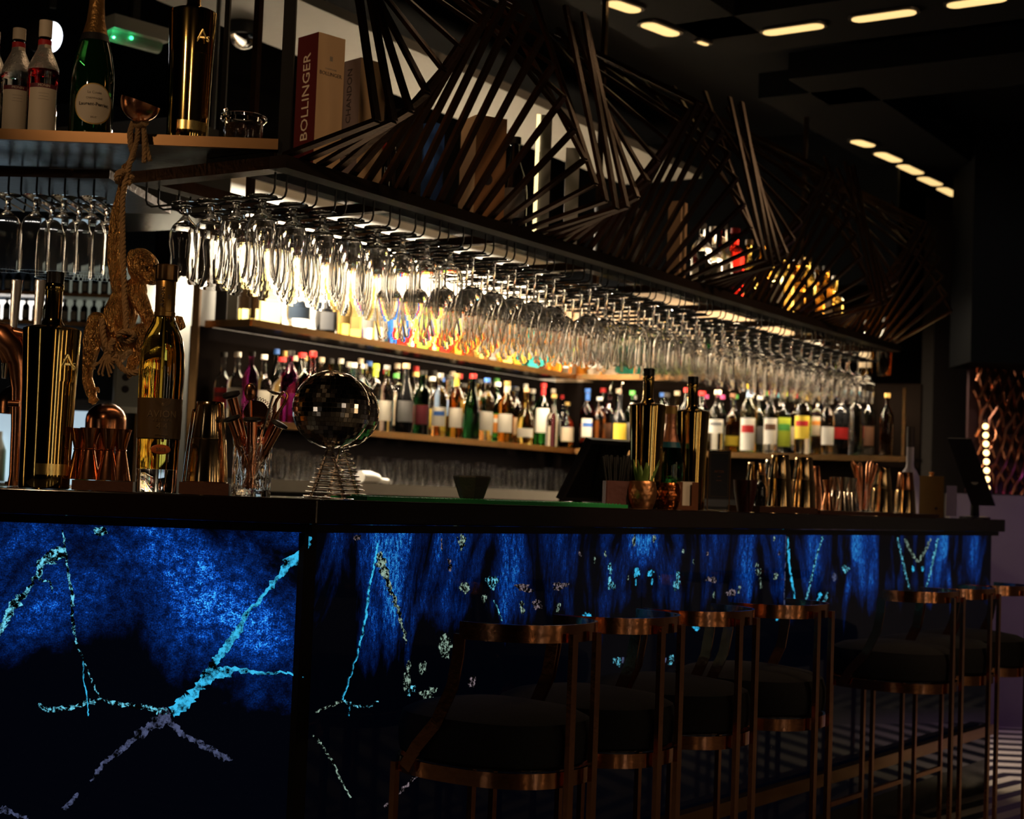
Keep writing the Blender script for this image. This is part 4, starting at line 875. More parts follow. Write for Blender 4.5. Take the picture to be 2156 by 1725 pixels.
p = KX(1207); t_ = thing('etched_board', 'pale etched panel standing behind the lattice right of the strip lamp', 'panel', (p.x, p.y, TZ)); MB().box((0, 0, .17), (.045, .01, .34)).build('panel', mat('etched_grey', (.34, .32, .30), .4, var=.15, bs=60), t_, smooth=False)
for k, (px, d, c, l) in enumerate([(1295, 5.15, 'black', 'black drum tin behind the lattice right of the etched panel'), (1330, 5.3, 'black', 'second black drum tin behind the lattice, right of the first')]):
    p = KX(px); t_ = thing('tin', l, 'tin', p); MB().lathe([(0, 0), (.06, 0), (.06, .20), (0, .20)], 24).build('drum', lcol(c), t_); MB().lathe([(.061, .18), (.062, .205), (0, .207)], 24).build('lid', INK, t_)
cbox(1432, 5.35, .05, .06, .30, -.5, [lcol('tan')], 'box', 'tall tan carton behind the lattice left of the clear bottles')
up = [(1478, 'std', 'clear', None, 'silver'), (1502, 'stout', 'clear', 'white', 'silver'), (1524, 'champ', 'smoky', 'white', 'black'), (1548, 'tall', 'red', 'red', 'red'), (1578, 'stout', 'gold', None, 'tan'), (1606, 'std', 'amber', None, 'black'), (1632, 'std', 'pale yellow', 'white', 'silver'),
      (1656, 'tall', 'gold', None, 'black'), (1680, 'stout', 'amber', 'gold', 'silver'), (1702, 'std', 'gold', None, 'gold'), (1722, 'round', 'amber', None, 'silver'), (1742, 'std', 'amber', 'cream', 'black'), (1761, 'stout', 'gold', 'gold', 'silver')]
prev = 'the tan carton'
for (px, kd, g_, lb, cp_) in up:
    f = Face(KP(0, -.155), KP(1, -.155), NN); q = f.hit(px, 500); q.z = TZ
    bottle(q, rnd.uniform(.25, .29), .078, kd, g_, lb, cp_, ('%s bottle, %s cap%s, on the canopy, right of %s' % (g_, cp_, (', '+lb+' label') if lb else '', prev)), 'bottles on the canopy shelf behind the lattice', rz=rnd.uniform(-.3, .3))
    prev = '%s one, %s cap' % (g_, cp_)
# warm backlight low behind those bottles
q = Face(KP(0, -.56), KP(1, -.56), NN).hit(1740, 560)
m = MB(); a = KP(2.3, -.25, TZ+.006); b2 = KP(4.2, -.25, TZ+.006)
t_ = thing('light_strip', 'thin warm light strip at the back of the canopy shelf behind the amber bottles', 'light strip')
MB().bar(a, b2, .012, .010, NN).build('strip', mat('amber_strip', (1, .7, .3), .5, emis=(1, .58, .18), es=3.0), t_, smooth=False)
# ================================================================ LEFT BACKGROUND
t_ = thing('overhead_cabinet', 'dark grey overhead cupboard left of the glass canopy behind the monkey arm', 'cabinet')
a = G(130, 5.6, 0); b2 = G(398, 5.35, 0); m = MB(); m.bar(Vector((a.x, a.y, 2.20)), Vector((b2.x, b2.y, 2.20)), .30, .31, (0, 1, 0)); [m.box((x, a.y, 2.775), (.014, .014, .84)) for x in (a.x+.03, b2.x-.03)]; m.build('body', mat('slate_paint', (.085, .085, .085), .55, var=.08), t_, smooth=False)
m = MB(); m.bar(Vector((a.x, a.y, 2.038)), Vector((b2.x, b2.y, 2.038)), .32, .012, (0, 1, 0)); m.build('bottom_rail', BLACK, t_, smooth=False)
wallstrip('wall_panel_left', G(284, 6.9, 0), G(394, 6.85, 0), 0, 2.03, .06, Vector((0, 1, 0)), mat('pale_wall', (.62, .60, .54), .7, bump=.04, bs=70, var=.04))
p = G(281, 6.85, 0); tag(MB().box((p.x, p.y, 1.02), (.012, .03, 2.03)).build('trim_post', BRASS, smooth=False), 'thin brass trim at the left edge of the pale wall panel', 'trim')
pw = G(350, 6.65, 2.0); area('wall_panel_lamp', (pw.x-.05, pw.y+.13, 2.02), (pw.x-.05, pw.y+.18, 1.75), .2, .03, 3.0, (1, .88, .68))
wallstrip('wall_far_left', G(-300, 8.6, 0), G(300, 8.6, 0), 0, 3.2, .06, Vector((0, 1, 0)), mat('navy_wall', (.02, .035, .06), .6, var=.1))
wx0 = G(-260, 8.3, 0); wx1 = G(278, 8.3, 0)
for z, l in ((2.11, 'upper small-bottle shelf at far left behind the monkey'), (1.955, 'lower small-bottle shelf at far left behind the monkey'), (2.20+.07, None)):
    if l is None: continue
    t_ = thing('wine_shelf', 'brass edged '+l, 'shelf', (0, 0, 0), 0, 'small-bottle shelves at far left')
    MB().bar(Vector((wx0.x, wx0.y+.1, z-.006)), Vector((wx1.x, wx1.y+.1, z-.006)), .19, .012, (0, 1, 0)).build('board', BLACK, t_, smooth=False)
    MB().bar(Vector((wx0.x, wx0.y, z-.008)), Vector((wx1.x, wx1.y, z-.008)), .01, .022, (0, 1, 0)).build('edge_strip', BRASS, t_, smooth=False)
mini0 = None
for r_, z in enumerate((2.1105, 1.9555)):
    for i in range(15):
        px = -28+i*20.5; q = G(px, 8.38, z)
        if mini0 is None: mini0 = bottle(q, .128, .040, 'bordeaux', 'black', 'silver', 'grey', 'x', 'small dark bottles on the far left shelves', lz=(.15, .5)); c = mini0
        else: c = copy_tree(mini0, q, rnd.uniform(-.4, .4))
        tag(c, 'small dark bottle with pale label on the far left %s shelf, %s from the left' % (['upper', 'lower'][r_], ordi(i)), 'bottle', 'small dark bottles on the far left shelves')
t_ = thing('glow_panel', 'bright white lit shelf back behind the beer glasses at far left', 'light panel')
a = G(-120, 8.54, 0); b2 = G(110, 8.54, 0); MB().bar(Vector((a.x, a.y, 2.03)), Vector((b2.x, b2.y, 2.03)), .01, .11, (0, 1, 0)).build('diffuser', mat('cool_white_panel', (1, 1, 1), .5, emis=(1, .93, .85), es=2.2), t_, smooth=False)
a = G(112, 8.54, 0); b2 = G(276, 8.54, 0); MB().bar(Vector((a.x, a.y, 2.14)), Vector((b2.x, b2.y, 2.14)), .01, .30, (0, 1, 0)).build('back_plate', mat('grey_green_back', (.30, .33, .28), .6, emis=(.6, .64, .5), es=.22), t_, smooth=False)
# lit fridge under it
t_ = thing('bottle_fridge', 'glass fronted fridge glowing cool blue-white behind the copper beer font', 'fridge')
a = G(-160, 6.6, 0); b2 = G(232, 6.6, 0); mid_ = (a+b2)/2; L = (b2-a).length
MB().box((mid_.x, mid_.y+.22, 1.13), (L, .4, .66)).build('cabinet', BLACK, t_, smooth=False)
MB().box((mid_.x, mid_.y+.012, 1.21), (L-.05, .008, .40)).build('light_back', mat('cool_back', (.8, .9, 1), .5, emis=(.42, .56, .66), es=.8), t_, smooth=False)
for k in range(9):
    q = MB(); x = a.x+.05+k*.088; c_ = ['white', 'pink', 'cyan', 'white', 'green', 'pale blue', 'white', 'green', 'pale blue'][k]
    q.lathe([(0, 0), (.03, 0), (.03, .13), (.012, .18), (.012, .21), (0, .21)], 14, (x, mid_.y-.03, 1.10)); o = q.build('bottle', lcol(c_)); tag(o, '%s bottle in front of the glowing fridge, %s from the left' % (c_, ordi(k)), 'bottle', 'bottles at the glowing fridge')
MB().box((mid_.x, mid_.y-.035, 1.085), (L, .10, .025)).build('shelf', STEEL, t_, smooth=False)
# white dispenser
p = G(255, 5.9, 0); z0_ = ZC+(1014-868)*5.9/3300; z1_ = ZC+(1014-738)*5.9/3300
t_ = thing('wall_dispenser', 'white wall dispenser with two dark round icons behind the hanging monkey', 'dispenser', (p.x+.005, p.y, z0_))
m = MB(); r_ = .012; w = .062
pts = [(w*sx_ + 0, y) for sx_, y in ((-1, 0), (1, 0))]
MB().box((0, .05, (z1_-z0_)/2), (.124, .1, z1_-z0_)).build('case', mat('dispenser_white', (.46, .47, .44), .45, var=.03), t_).modifiers.new('b', 'BEVEL').width = .02
for zz in (.085, .13): 
    o = MB().lathe([(0, 0), (.014, 0), (.014, .002), (0, .002)], 16).build('icon', INK, t_); o.matrix_local = Matrix.Translation((-.01, -.0005, zz)) @ Matrix.Rotation(PI/2, 4, 'X')
MB().box((.02, .3, (z1_-z0_)/2), (.02, .42, .03)).build('bracket', STEEL, t_, smooth=False)
# copper domes
def dome(px, py, d, r, label):
    p = P(px, py, d); t_ = thing('copper_dome', label, 'dome', (p.x, p.y, TOPZ if d < 4 else 1.10))
    h = p.z-t_.location.z
    MB().lathe([(r, h), (r*1.0, h+r*.45)]+[(r*math.cos(a_), h+r*.45+r*.9*math.sin(a_)) for a_ in (.3, .6, .9, 1.2, 1.45)]+[(0, h+r*1.35)], 28).build('shade', ROSE, t_)
    MB().lathe([(.02, 0), (.03, 0), (.03, .008), (.008, .012), (.008, h+.01), (0, h+.01)], 16).build('stem', BRASS, t_)
    return t_
dome(222, 905, 4.3, .055, 'rounded copper dome lamp standing behind the copper jiggers'); dome(42, 872, 4.3, .062, 'rounded copper dome lamp behind the copper beer font at far left')
# copper beer font
def LI(px, k, z=TOPZ+.0004):
    f = Face(C0-ln_*k, CL-ln_*k, ln_); q = f.hit(px, 1035); return Vector((q.x, q.y, z))
LD = 3.45
def Q(px, py, d=LD): return P(px, py, d)
t_ = thing('beer_font', 'polished copper beer font with curved neck and clear tap handles at the left edge', 'beer tap')
MB().tube([Q(-60, 712), Q(-25, 705), Q(5, 712), Q(28, 735), Q(38, 770), Q(40, 820), Q(38, 900), Q(34, 1000), G(33, LD, TOPZ+.002)], [.036, .036, .035, .031, .024, .017, .015, .015, .02], 20).build('neck', COPPER, t_)
MB().tube([Q(-50, 735), Q(-10, 728), Q(14, 745), Q(22, 775)], [.02, .02, .018, .014], 16).build('inner_arm', COPPER, t_)
MB().tube([Q(10, 765, 3.42), Q(8, 797, 3.42)], [.008, .005], 12).build('spout', STEEL, t_)
for x in (28, 78):
    MB().tube([Q(x, 690), Q(x+8, 590)], [.008, .0125], 12).build('tap_handle', mat('acrylic_handle', (.75, .68, .66), .1, trans=.7, bump=.1), t_)
    MB().tube([Q(x-3, 700), Q(x, 690)], .010, 12).build('tap_stem', COPPER, t_)
q = Q(30, 850, 3.40); MB().tube([q-Vector((.012, 0, 0)), q+Vector((.012, 0, 0))], .007, 12).build('valve', COPPER, t_)
MB().tube([Q(28, 700), Q(55, 706), Q(74, 704)], .012, 12).build('cross_pipe', COPPER, t_)
# ================================================================ THE MONKEY ON ITS ROPE
MD = 3.56
def Qm(px, py, dd=0): return P(px, py, MD+dd)
pxm = MD/FPX
mk = MB()
def limb(pts, rs, n=12): 
    mk.tube([Qm(*p) for p in pts], [r*pxm for r in rs], n)
    for p, r in zip(pts, rs): mk.ball(Qm(*p), r*pxm*.98, 12)
def bl(px, py, dd, rx, ry=None, rz=None): mk.ball(Qm(px, py, dd), 1, 16, sc=(rx*pxm, (rz or rx)*pxm, (ry or rx)*pxm))
limb([(265, 352, 0), (258, 395, .005), (246, 450, .015), (240, 510, .02), (241, 555, .02), (252, 605, .015)], [9, 10, 13, 15, 15, 19])         # raised arm
limb([(263, 622, .03), (256, 655, .03), (246, 690, .03), (240, 722, .025), (248, 745, .02)], [28, 37, 36, 30, 22])                             # trunk
bl(285, 612, .015, 26, 28)                                                                                                                      # chest / neck
bl(302, 563, .005, 34, 36, 36); bl(296, 548, .01, 30, 26, 32)                                                                                   # skull
bl(318, 586, -.02, 17, 15, 18); bl(322, 592, -.03, 13, 9, 12); bl(316, 556, -.022, 14, 5, 12)                                                    # muzzle, lips, brow
bl(279, 538, -.022, 12, 14, 4)                                                                                                                  # ear
limb([(292, 628, .0), (306, 655, -.01), (318, 682, -.02), (330, 694, -.03), (350, 690, -.05), (364, 684, -.07)], [20, 16, 14, 12, 9, 8])         # bent arm
bl(376, 684, -.075, 10, 13, 10)
for k in range(4): limb([(372+k*4, 668+k*3, -.078), (382+k*2, 670+k*6, -.09), (380, 676+k*6, -.10)], [4, 4, 3.2], 8)
limb([(366, 690, -.08), (362, 684, -.095), (364, 678, -.10)], [4, 3.6, 3], 8)
limb([(236, 728, .0), (222, 700, -.03), (204, 678, -.05), (196, 700, -.06), (192, 735, -.06), (185, 775, -.055), (184, 795, -.05)], [24, 24, 22, 20, 18, 12, 11])   # left leg, knee high
limb([(184, 800, -.05), (192, 828, -.055), (198, 843, -.06)], [12, 12, 7])
for k, (x, y) in enumerate([(188, 846), (195, 851), (201, 849), (206, 842)]): limb([(194, 832, -.058), (x, y, -.066)], [5, 3.4], 8)
limb([(197, 820, -.055), (206, 818, -.07), (208, 826, -.075)], [5, 4, 3.4], 8)
limb([(250, 735, .0), (275, 720, -.03), (300, 700, -.045), (304, 718, -.05), (292, 745, -.045), (284, 765, -.04)], [24, 23, 20, 18, 13, 10])     # right leg
limb([(280, 758, -.045), (276, 780, -.05), (272, 792, -.055)], [12, 11, 6])
for k in range(4): limb([(284, 752+k*5, -.05), (296, 748+k*6, -.062), (298, 752+k*6, -.068)], [4.5, 4, 3.2], 8)
for k in range(4): limb([(260, 350+k*5, -.008), (272, 348+k*5, -.016), (274, 350+k*5, .0)], [4.5, 4.2, 3.5], 8)                                  # gripping fist
o = mk.build('tmp_monkey', BRASS)
md = o.modifiers.new('r', 'REMESH'); md.mode = 'VOXEL'; md.voxel_size = .0022; md.use_smooth_shade = True
md = o.modifiers.new('s', 'SMOOTH'); md.iterations = 5; md.factor = .6
me = bpy.data.meshes.new_from_object(o.evaluated_get(bpy.context.evaluated_depsgraph_get())); bpy.data.objects.remove(o)
fur, t, b = nt('gilded_fur'); b.inputs['Base Color'].default_value = (.68, .36, .12, 1); b.inputs['Metallic'].default_value = 1; b.inputs['Roughness'].default_value = .27
tc = t.nodes.new('ShaderNodeTexCoord'); mp = t.nodes.new('ShaderNodeMapping'); mp.inputs['Scale'].default_value = (1, 1, .28); mp.inputs['Rotation'].default_value = (0, .35, 0)
n = t.nodes.new('ShaderNodeTexNoise'); n.inputs['Scale'].default_value = 210; n.inputs['Detail'].default_value = 3
bp = t.nodes.new('ShaderNodeBump'); bp.inputs['Strength'].default_value = .9; bp.inputs['Distance'].default_value = .02
t.links.new(tc.outputs['Object'], mp.inputs['Vector']); t.links.new(mp.outputs[0], n.inputs['Vector']); t.links.new(n.outputs['Fac'], bp.inputs['Height']); t.links.new(bp.outputs[0], b.inputs['Normal'])
me.materials.clear(); me.materials.append(fur); me.name = 'monkey_figurine'
me.polygons.foreach_set('use_smooth', [True]*len(me.polygons))
mo = bpy.data.objects.new('monkey_figurine', me); COL.objects.link(mo)
tag(mo, 'gilded monkey figurine hanging by one arm from a rope above the bar', 'figurine')
dk = mat('dark_eye', (.03, .015, .008), .2, .6, var=.1)
for x, y in ((309, 563), (325, 560)): MB().ball(Qm(x, y, -.034 if x < 320 else -.036), 3.4*pxm, 10).build('eye', dk, mo)
MB().tube([Qm(313, 597, -.047), Qm(322, 600, -.046), Qm(331, 596, -.040)], .0012, 6).build('mouth', dk, mo)
# rope
ROPE = mat('hemp_rope', (.36, .21, .09), .9, bump=.4, bs=260, var=.25)
def ropemesh(mb, pts, r, turns_len=.03, n=6, strands=3):
    P_ = [Vector(p) for p in pts]; out = [P_[0]]
    for a_, c_ in zip(P_, P_[1:]):
        k = max(2, int((c_-a_).length/.004))
        for i in range(1, k+1): out.append(a_.lerp(c_, i/k))
    for _ in range(3): out = [out[0]]+[(out[i-1]+out[i]*2+out[i+1])/4 for i in range(1, len(out)-1)]+[out[-1]]
    L = 0; ls = [0]
    for a_, c_ in zip(out, out[1:]): L += (c_-a_).length; ls.append(L)
    for s_ in range(strands):
        path = []
        for i, p in enumerate(out):
            d = (out[min(i+1, len(out)-1)]-out[max(i-1, 0)]).normalized(); x = Vector((0, 1, 0)); x = (x-d*x.dot(d))
            x = x.normalized() if x.length > .05 else Vector((1, 0, 0)); y = d.cross(x); a_ = 2*PI*(ls[i]/turns_len+s_/strands)
            path.append(p+(x*math.cos(a_)+y*math.sin(a_))*r*.48)
        mb.tube(path, r*.56, n)
rp = MB()
SD = TD-MD
ropemesh(rp, [Qm(292, 262, SD-.022), Qm(288, 300, SD-.022), Qm(276, 335, -.01), Qm(264, 375, -.022), Qm(258, 420, -.018), Qm(258, 480, -.012), Qm(260, 560, -.025), Qm(262, 620, -.035), Qm(266, 690, -.06), Qm(268, 706, -.06)], .0068)
ropemesh(rp, [Qm(281, 256, SD-.02), Qm(273, 280, SD-.03), Qm(275, 310, SD-.03), Qm(283, 330, SD-.02), Qm(270, 345, -.0)], .0068)
ropemesh(rp, [Qm(300, 258, SD-.02), Qm(306, 290, SD-.03), Qm(310, 318, SD-.035), Qm(316, 338, SD-.035)], .0062)
ropemesh(rp, [Qm(303, 262, SD-.03), Qm(304, 300, SD-.04), Qm(304, 328, SD-.04), Qm(303, 342, SD-.04)], .006)
for k in range(3): a0_ = k*.9; ropemesh(rp, [Qm(261+17*math.cos(a0_+q*.9), 372+13*math.sin(a0_+q*.9)+k*2, -.02+.022*math.sin(a0_+q*1.3)) for q in range(7)], .0065)
for k in range(2): ropemesh(rp, [Qm(266+18*math.cos(q*.95+k*2), 708+11*math.sin(q*.95+k*2), -.065+.012*math.sin(q+k)) for q in range(7)], .007)
ropemesh(rp, [Qm(240, 715, -.07), Qm(228, 735, -.075), Qm(222, 755, -.07), Qm(238, 762, -.07), Qm(248, 750, -.072)], .008)
ropemesh(rp, [Qm(244, 752, -.07), Qm(255, 775, -.075), Qm(278, 788, -.078), Qm(298, 780, -.075), Qm(304, 762, -.07), Qm(298, 748, -.068)], .0072)
ropemesh(rp, [Qm(215, 672, -.07), Qm(216, 700, -.075), Qm(222, 730, -.078), Qm(236, 742, -.075)], .0075)
for k, (x, y) in enumerate([(198, 778), (207, 790), (215, 792), (229, 794), (233, 786), (238, 777), (203, 770)]):
    rp.tube([Qm(222+k*2, 745, -.075), Qm((222+x)/2+2*(k % 3)-2, 765, -.078), Qm(x, y-6, -.075), Qm(x+2, y, -.075)], .0026, 6)
tag(rp.build('rope', ROPE), 'thick brown hemp rope with knots and frayed ends holding the gilded monkey', 'rope')
# copper cup tied on top
p = Qm(297, 215, SD-.05); t_ = thing('copper_cup', 'small polished copper bowl tilted on top of the rope at the shelf edge', 'cup', p)
mt = Matrix.Rotation(.30, 3, 'Y') @ Matrix.Rotation(.10, 3, 'X')
m = MB(); r_ = .046; prf = [(r_*math.sin(a_), -r_*math.cos(a_)) for a_ in [i*PI/2/8 for i in range(9)]]; inn = [((r_-.002)*math.sin(a_), -(r_-.002)*math.cos(a_)) for a_ in [i*PI/2/8 for i in range(8, -1, -1)]]
m.lathe([(0, prf[0][1])]+prf[1:]+inn[:-1]+[(0, inn[-1][1])], 32); m.v = [tuple(mt @ Vector(v)) for v in m.v]; m.build('bowl', COPPER, t_)
q0 = Qm(291, 262, SD-.02)-p; MB().tube([Vector((.012, 0, -.0455)), q0], [.010, .012], 14).build('stem', ROPE, t_)
# ================================================================ ITEMS ON THE COUNTER, LEFT SECTION
goldbottle(LI(92, .055), FACE(92, 3.1)+.25, 'big gold mirrored bottle on the bar counter at the left, nearest the camera', None, sc=.985)
# tray + jiggers
def tray(pa, pb, h, dp, label, face='L', cols_=None):
    a, b2 = pa, pb; t_ = thing('bar_tray', label, 'tray'); d_ = (b2-a).normalized(); n_ = Vector((-d_.y, d_.x, 0)); n_ = n_ if n_.y > 0 else -n_
    MB().bar(Vector((a.x, a.y, TOPZ+h/2+.0004))+n_*dp/2, Vector((b2.x, b2.y, TOPZ+h/2+.0004))+n_*dp/2, dp, h, n_).build('tray_body', mat('brown_leather', (.09, .035, .02), .4, bump=.1, bs=90, var=.2), t_, smooth=False)
    return t_
tray(LI(150, .03), LI(279, .03), .020, .12, 'low brown tray under the copper jiggers')
tray(LI(376, .03), LI(481, .03), .024, .12, 'low brown tray under the metal shaker tins beside the mixing glass')
def jigger(loc, label, m_=ROSE, grp='copper jiggers on the left tray', sc=1):
    t_ = thing('jigger', label, 'jigger', loc, 0, grp); t_.scale = (sc, sc, sc)
    th = .0008
    MB().lathe([(.0225, 0), (.0105, .058), (.0095, .0605), (.0105, .063), (.0205, .103), (.0197, .103), (.0095, .064), (0, .0625), (0, .059), (.0095, .057), (.0217, 0)], 28, close=True).build('cups', m_, t_)
    MB().lathe([(.0108, .0592), (.0122, .0605), (.0108, .0622)], 24).build('waist_ring', m_, t_)
    return t_
JZ = TOPZ+.0215
for px, k, l in [(162, .115, 'copper jigger at the left of the tray, half behind the gold bottle'), (184, .060, 'front copper jigger second from the left on the tray'), (206, .13, 'copper jigger behind the others in the middle of the tray'), (224, .062, 'front copper jigger with tall cup, third from left'), (250, .075, 'rightmost copper jigger on the tray beside the tequila bottle')]:
    q = LI(px, k, JZ); jigger(q, l)
# tequila bottle
q = LI(328, .042); t_ = thing('tequila_bottle', 'tall golden tequila bottle with brown label and thick clear base on the counter edge', 'bottle', q, FACE(328, 3.1)+.12)
GL_T = glassmat('tequila_glass', (.97, .86, .45)); k_ = .94
prt = [(0, .052), (.047, .052), (.0475, .056), (.0485, .10), (.0515, .225), (.0525, .27), (.0505, .31), (.044, .345), (.031, .372), (.0235, .388), (.0215, .397), (.0205, .44), (0, .44)]
prt = [(r*k_, z*.985) for r, z in prt]
MB().lathe(prt, 40).build('glass_body', glassmat('tequila_gold', (.93, .62, .08)), t_)
MB().lathe([(r*k_, z*.985) for r, z in [(0, .004), (.040, .003), (.0455, 0), (.047, .003), (.047, .0515), (0, .0515)]], 40).build('glass_base', GLASS, t_)
LT = mat('brown_label', (.085, .048, .018), .42, var=.06)
m = MB(); m.lathe([(lathe_r(prt, z)+.0008, z) for z in (.118, .16, .205)]+[(lathe_r(prt, z)+.0002, z) for z in (.205, .16, .118)], 40, close=True); m.build('label', LT, t_)
TAN = mat('label_gold_print', (.20, .13, .065), .4, .3, var=.05)
rl = lathe_r(prt, .17)+.0016
text('lettering', 'AVION', .0215, TAN, t_, (0, 0, .170), cyl=rl); text('lettering', 'R E S E R V A', .007, TAN, t_, (0, 0, .157), cyl=rl); text('lettering', '4 4', .019, TAN, t_, (0, 0, .144), cyl=rl-.0003); text('fine_print', 'EXTRA ANEJO', .0045, TAN, t_, (0, 0, .126), cyl=rl-.0006)
m = MB()
for sg in (-1, 1):
    for j in range(4): m.tube([(sg*.003, -rl-.0004, .187+j*.0025), (sg*.010, -rl+.0004, .190+j*.0028), (sg*.0165, -rl+.0022, .196+j*.0016)], .00045, 4)
m.ball((0, -rl, .191), .003, 8, sc=(1, .2, 1.4)); m.build('wing_emblem', TAN, t_)
m = MB(); m.ball((0, -.0462, .094), 1, 20, sc=(.0215, .0022, .011)); m.build('oval_seal', mat('orange_seal', (.50, .10, .015), .45, var=.1), t_); text('lettering', '2013', .0105, TAN, t_, (0, -.0490, .094))
m = MB(); m.lathe([(.0218*k_+.0006, .3905), (.0238, .392), (.0238, .401), (.0222, .403), (.0225, .47), (.0215, .472), (.0205, .472), (.0205, .394)], 32, close=True); m.v = [(x*.97, y*.97, z*.985) for x, y, z in m.v]; m.build('neck_sleeve', mat('copper_sleeve', (.42, .24, .07), .28, .9, var=.05), t_)
MB().lathe([(0, .4651), (.0232, .4651), (.0238, .467), (.0238, .4985), (.022, .5005), (0, .5005)], 36, flute=.02, nf=36).build('cap', mat('dark_brass_cap', (.25, .14, .06), .3, 1, var=.05), t_)
text('lettering', 'AVION', .0145, INK, t_, (-.010, 0, .428), cyl=.0226, up90=True); text('lettering', '44', .010, INK, t_, (.006, 0, .428), cyl=.0226, up90=True)
t_.scale = (.91, .91, .91)
# shaker tins
def tins(loc, label, top=STEEL, bot=STEEL, grp=None, h=.175, sc=1, stack=True):
    t_ = thing('shaker_tin', label, 'shaker tin', loc, 0, grp); t_.scale = (sc, sc, sc)
    if stack:
        MB().lathe([(.0405, 0), (.042, .002), (.036, .085), (.0355, .087), (.0345, .087), (.0405, .0)], 32, close=True).build('lower_tin', bot, t_)
        MB().lathe([(.0345, .0875), (.0350, .089), (.0275, h-.008), (.0265, h-.001), (.0255, h), (.024, h-.003), (0, h-.003)], 32).build('upper_tin', top, t_)
    else:
        MB().lathe([(.0405, 0), (.042, .002), (.030, h-.01), (.0285, h), (.026, h-.003), (0, h-.003)], 32).build('tin', top, t_)
    return t_
q = LI(434, .075, TOPZ+.0245); tins(q, 'front gold-silver stacked shaker tins on the brown tray beside the mixing glass', mat('champagne_steel', (.78, .55, .30), .13, 1, ), MATS['champagne_steel'], h=.163)
q = LI(424, .165, TOPZ+.0006); tins(q, 'second stack of shaker tins half hidden behind the front ones on the left', MATS['champagne_steel'], STEEL, h=.175)
# mixing glass and tools
q = LI(528, .06); t_ = thing('mixing_glass', 'cut crystal mixing glass holding copper bar tools left of the mirror ball', 'mixing glass', q, .3)
m = MB(); R0 = .0395; H = .120; N = 48; rows = 24; vs = []; fs = []
for i in range(rows+1):
    z = H*i/rows
    for k in range(N):
        a_ = 2*PI*k/N; c_ = 0
        if .08 < z/H < .86: c_ = .0022*max(abs(math.sin(6*a_+z*52)), abs(math.sin(6*a_-z*52)))**4
        rr_ = R0-c_+(.001 if z/H > .93 else 0); vs.append((rr_*math.cos(a_), rr_*math.sin(a_), z))
for i in range(rows):
    for k in range(N): fs.append((i*N+k, i*N+(k+1) % N, (i+1)*N+(k+1) % N, (i+1)*N+k))
b0 = len(vs); 
for z in (H, .014):
    for k in range(N): a_ = 2*PI*k/N; vs.append(((R0-.0045)*math.cos(a_), (R0-.0045)*math.sin(a_), z))
for k in range(N): j = (k+1) % N; fs += [(rows*N+k, rows*N+j, b0+j, b0+k), (b0+k, b0+j, b0+N+j, b0+N+k)]
fs.append(tuple(b0+N+k for k in range(N))); fs.append(tuple(range(N))[::-1]); m.add(vs, fs); m.build('glass_body', GLASS, t_, ang=25)
def tool(name, label, x0, x1, y0, y1, z1, builder):
    """a tool standing in the mixing glass: foot (x0,y0,.016) to head (x1,y1,z1)"""
    a_ = q+Vector((x0, y0, .0165)); b_ = q+Vector((x1, y1, z1)); t_ = thing(name, label, 'bar tool', a_, 0, 'copper tools in the mixing glass'); builder(t_, b_-a_); return t_
BRUSHB = mat('black_rubber', (.015, .015, .015), .6, bump=.1)
def muddler(t_, v):
    MB().tube([(0, 0, 0), v*.45, v*.93], [.0065, .0085, .0105], 16).build('handle', ROSE, t_)
    d = v.normalized(); MB().tube([v*.935, v*.955, v*.99, v*1.0], [.011, .018, .0175, .013], 20).build('head', BRUSHB, t_)
tool('muddler', 'copper muddler with black head leaning left, tallest at the left of the mixing glass', .008, -.048, .0, -.012, .208, muddler)
tool('muddler', 'copper muddler with black ribbed head leaning left below the tallest one', .010, -.043, -.012, -.02, .158, muddler)
tool('muddler', 'copper muddler with black ribbed head upright in front of the round strainer', .004, .000, -.020, -.022, .158, muddler)
tool('muddler', 'copper muddler with small black head leaning right out of the mixing glass', -.01, .056, -.014, -.02, .150, muddler)
def spoon(t_, v):
    MB().tube([(0, 0, 0), v*.5, v*.88], [.0022, .0022, .0026], 8).build('shaft', ROSE, t_)
    MB().ball(v*.94, .0115, 16, sc=(1, .45, 1.55)).build('bowl', ROSE, t_)
tool('bar_spoon', 'copper bar spoon with teardrop end rising highest from the mixing glass', .0, -.012, .006, .0, .222, spoon)
def strainer(t_, v):
    MB().tube([(0, 0, 0), v*.55], [.005, .007], 10).build('handle', ROSE, t_)
    d = v.normalized(); c_ = v*.80; u = d.cross(Vector((0, 1, 0))).normalized(); path = []
    for k in range(36*9): a_ = 2*PI*k/(36*9); w_ = k*2*PI/9; rr_ = .030+.0032*math.cos(w_); path.append(c_+(u*math.cos(a_)+d*math.sin(a_))*rr_+Vector((0, 1, 0))*.0032*math.sin(w_))
    MB().tube(path, .0006, 4, closed=True).build('spring', ROSE, t_)
    pts = [c_+(u*math.cos(2*PI*k/32)+d*math.sin(2*PI*k/32))*.026 for k in range(32)]
    V = [p_+Vector((0, .0008, 0)) for p_ in pts]+[p_-Vector((0, .0008, 0)) for p_ in pts]
    MB().add(V, [tuple(range(32)), tuple(range(63, 31, -1))]+[(k, (k+1) % 32, (k+1) % 32+32, k+32) for k in range(32)]).build('plate', ROSE, t_)
tool('cocktail_strainer', 'round copper spring strainer standing in the mixing glass behind the muddlers', -.004, .004, .012, .006, .205, strainer)
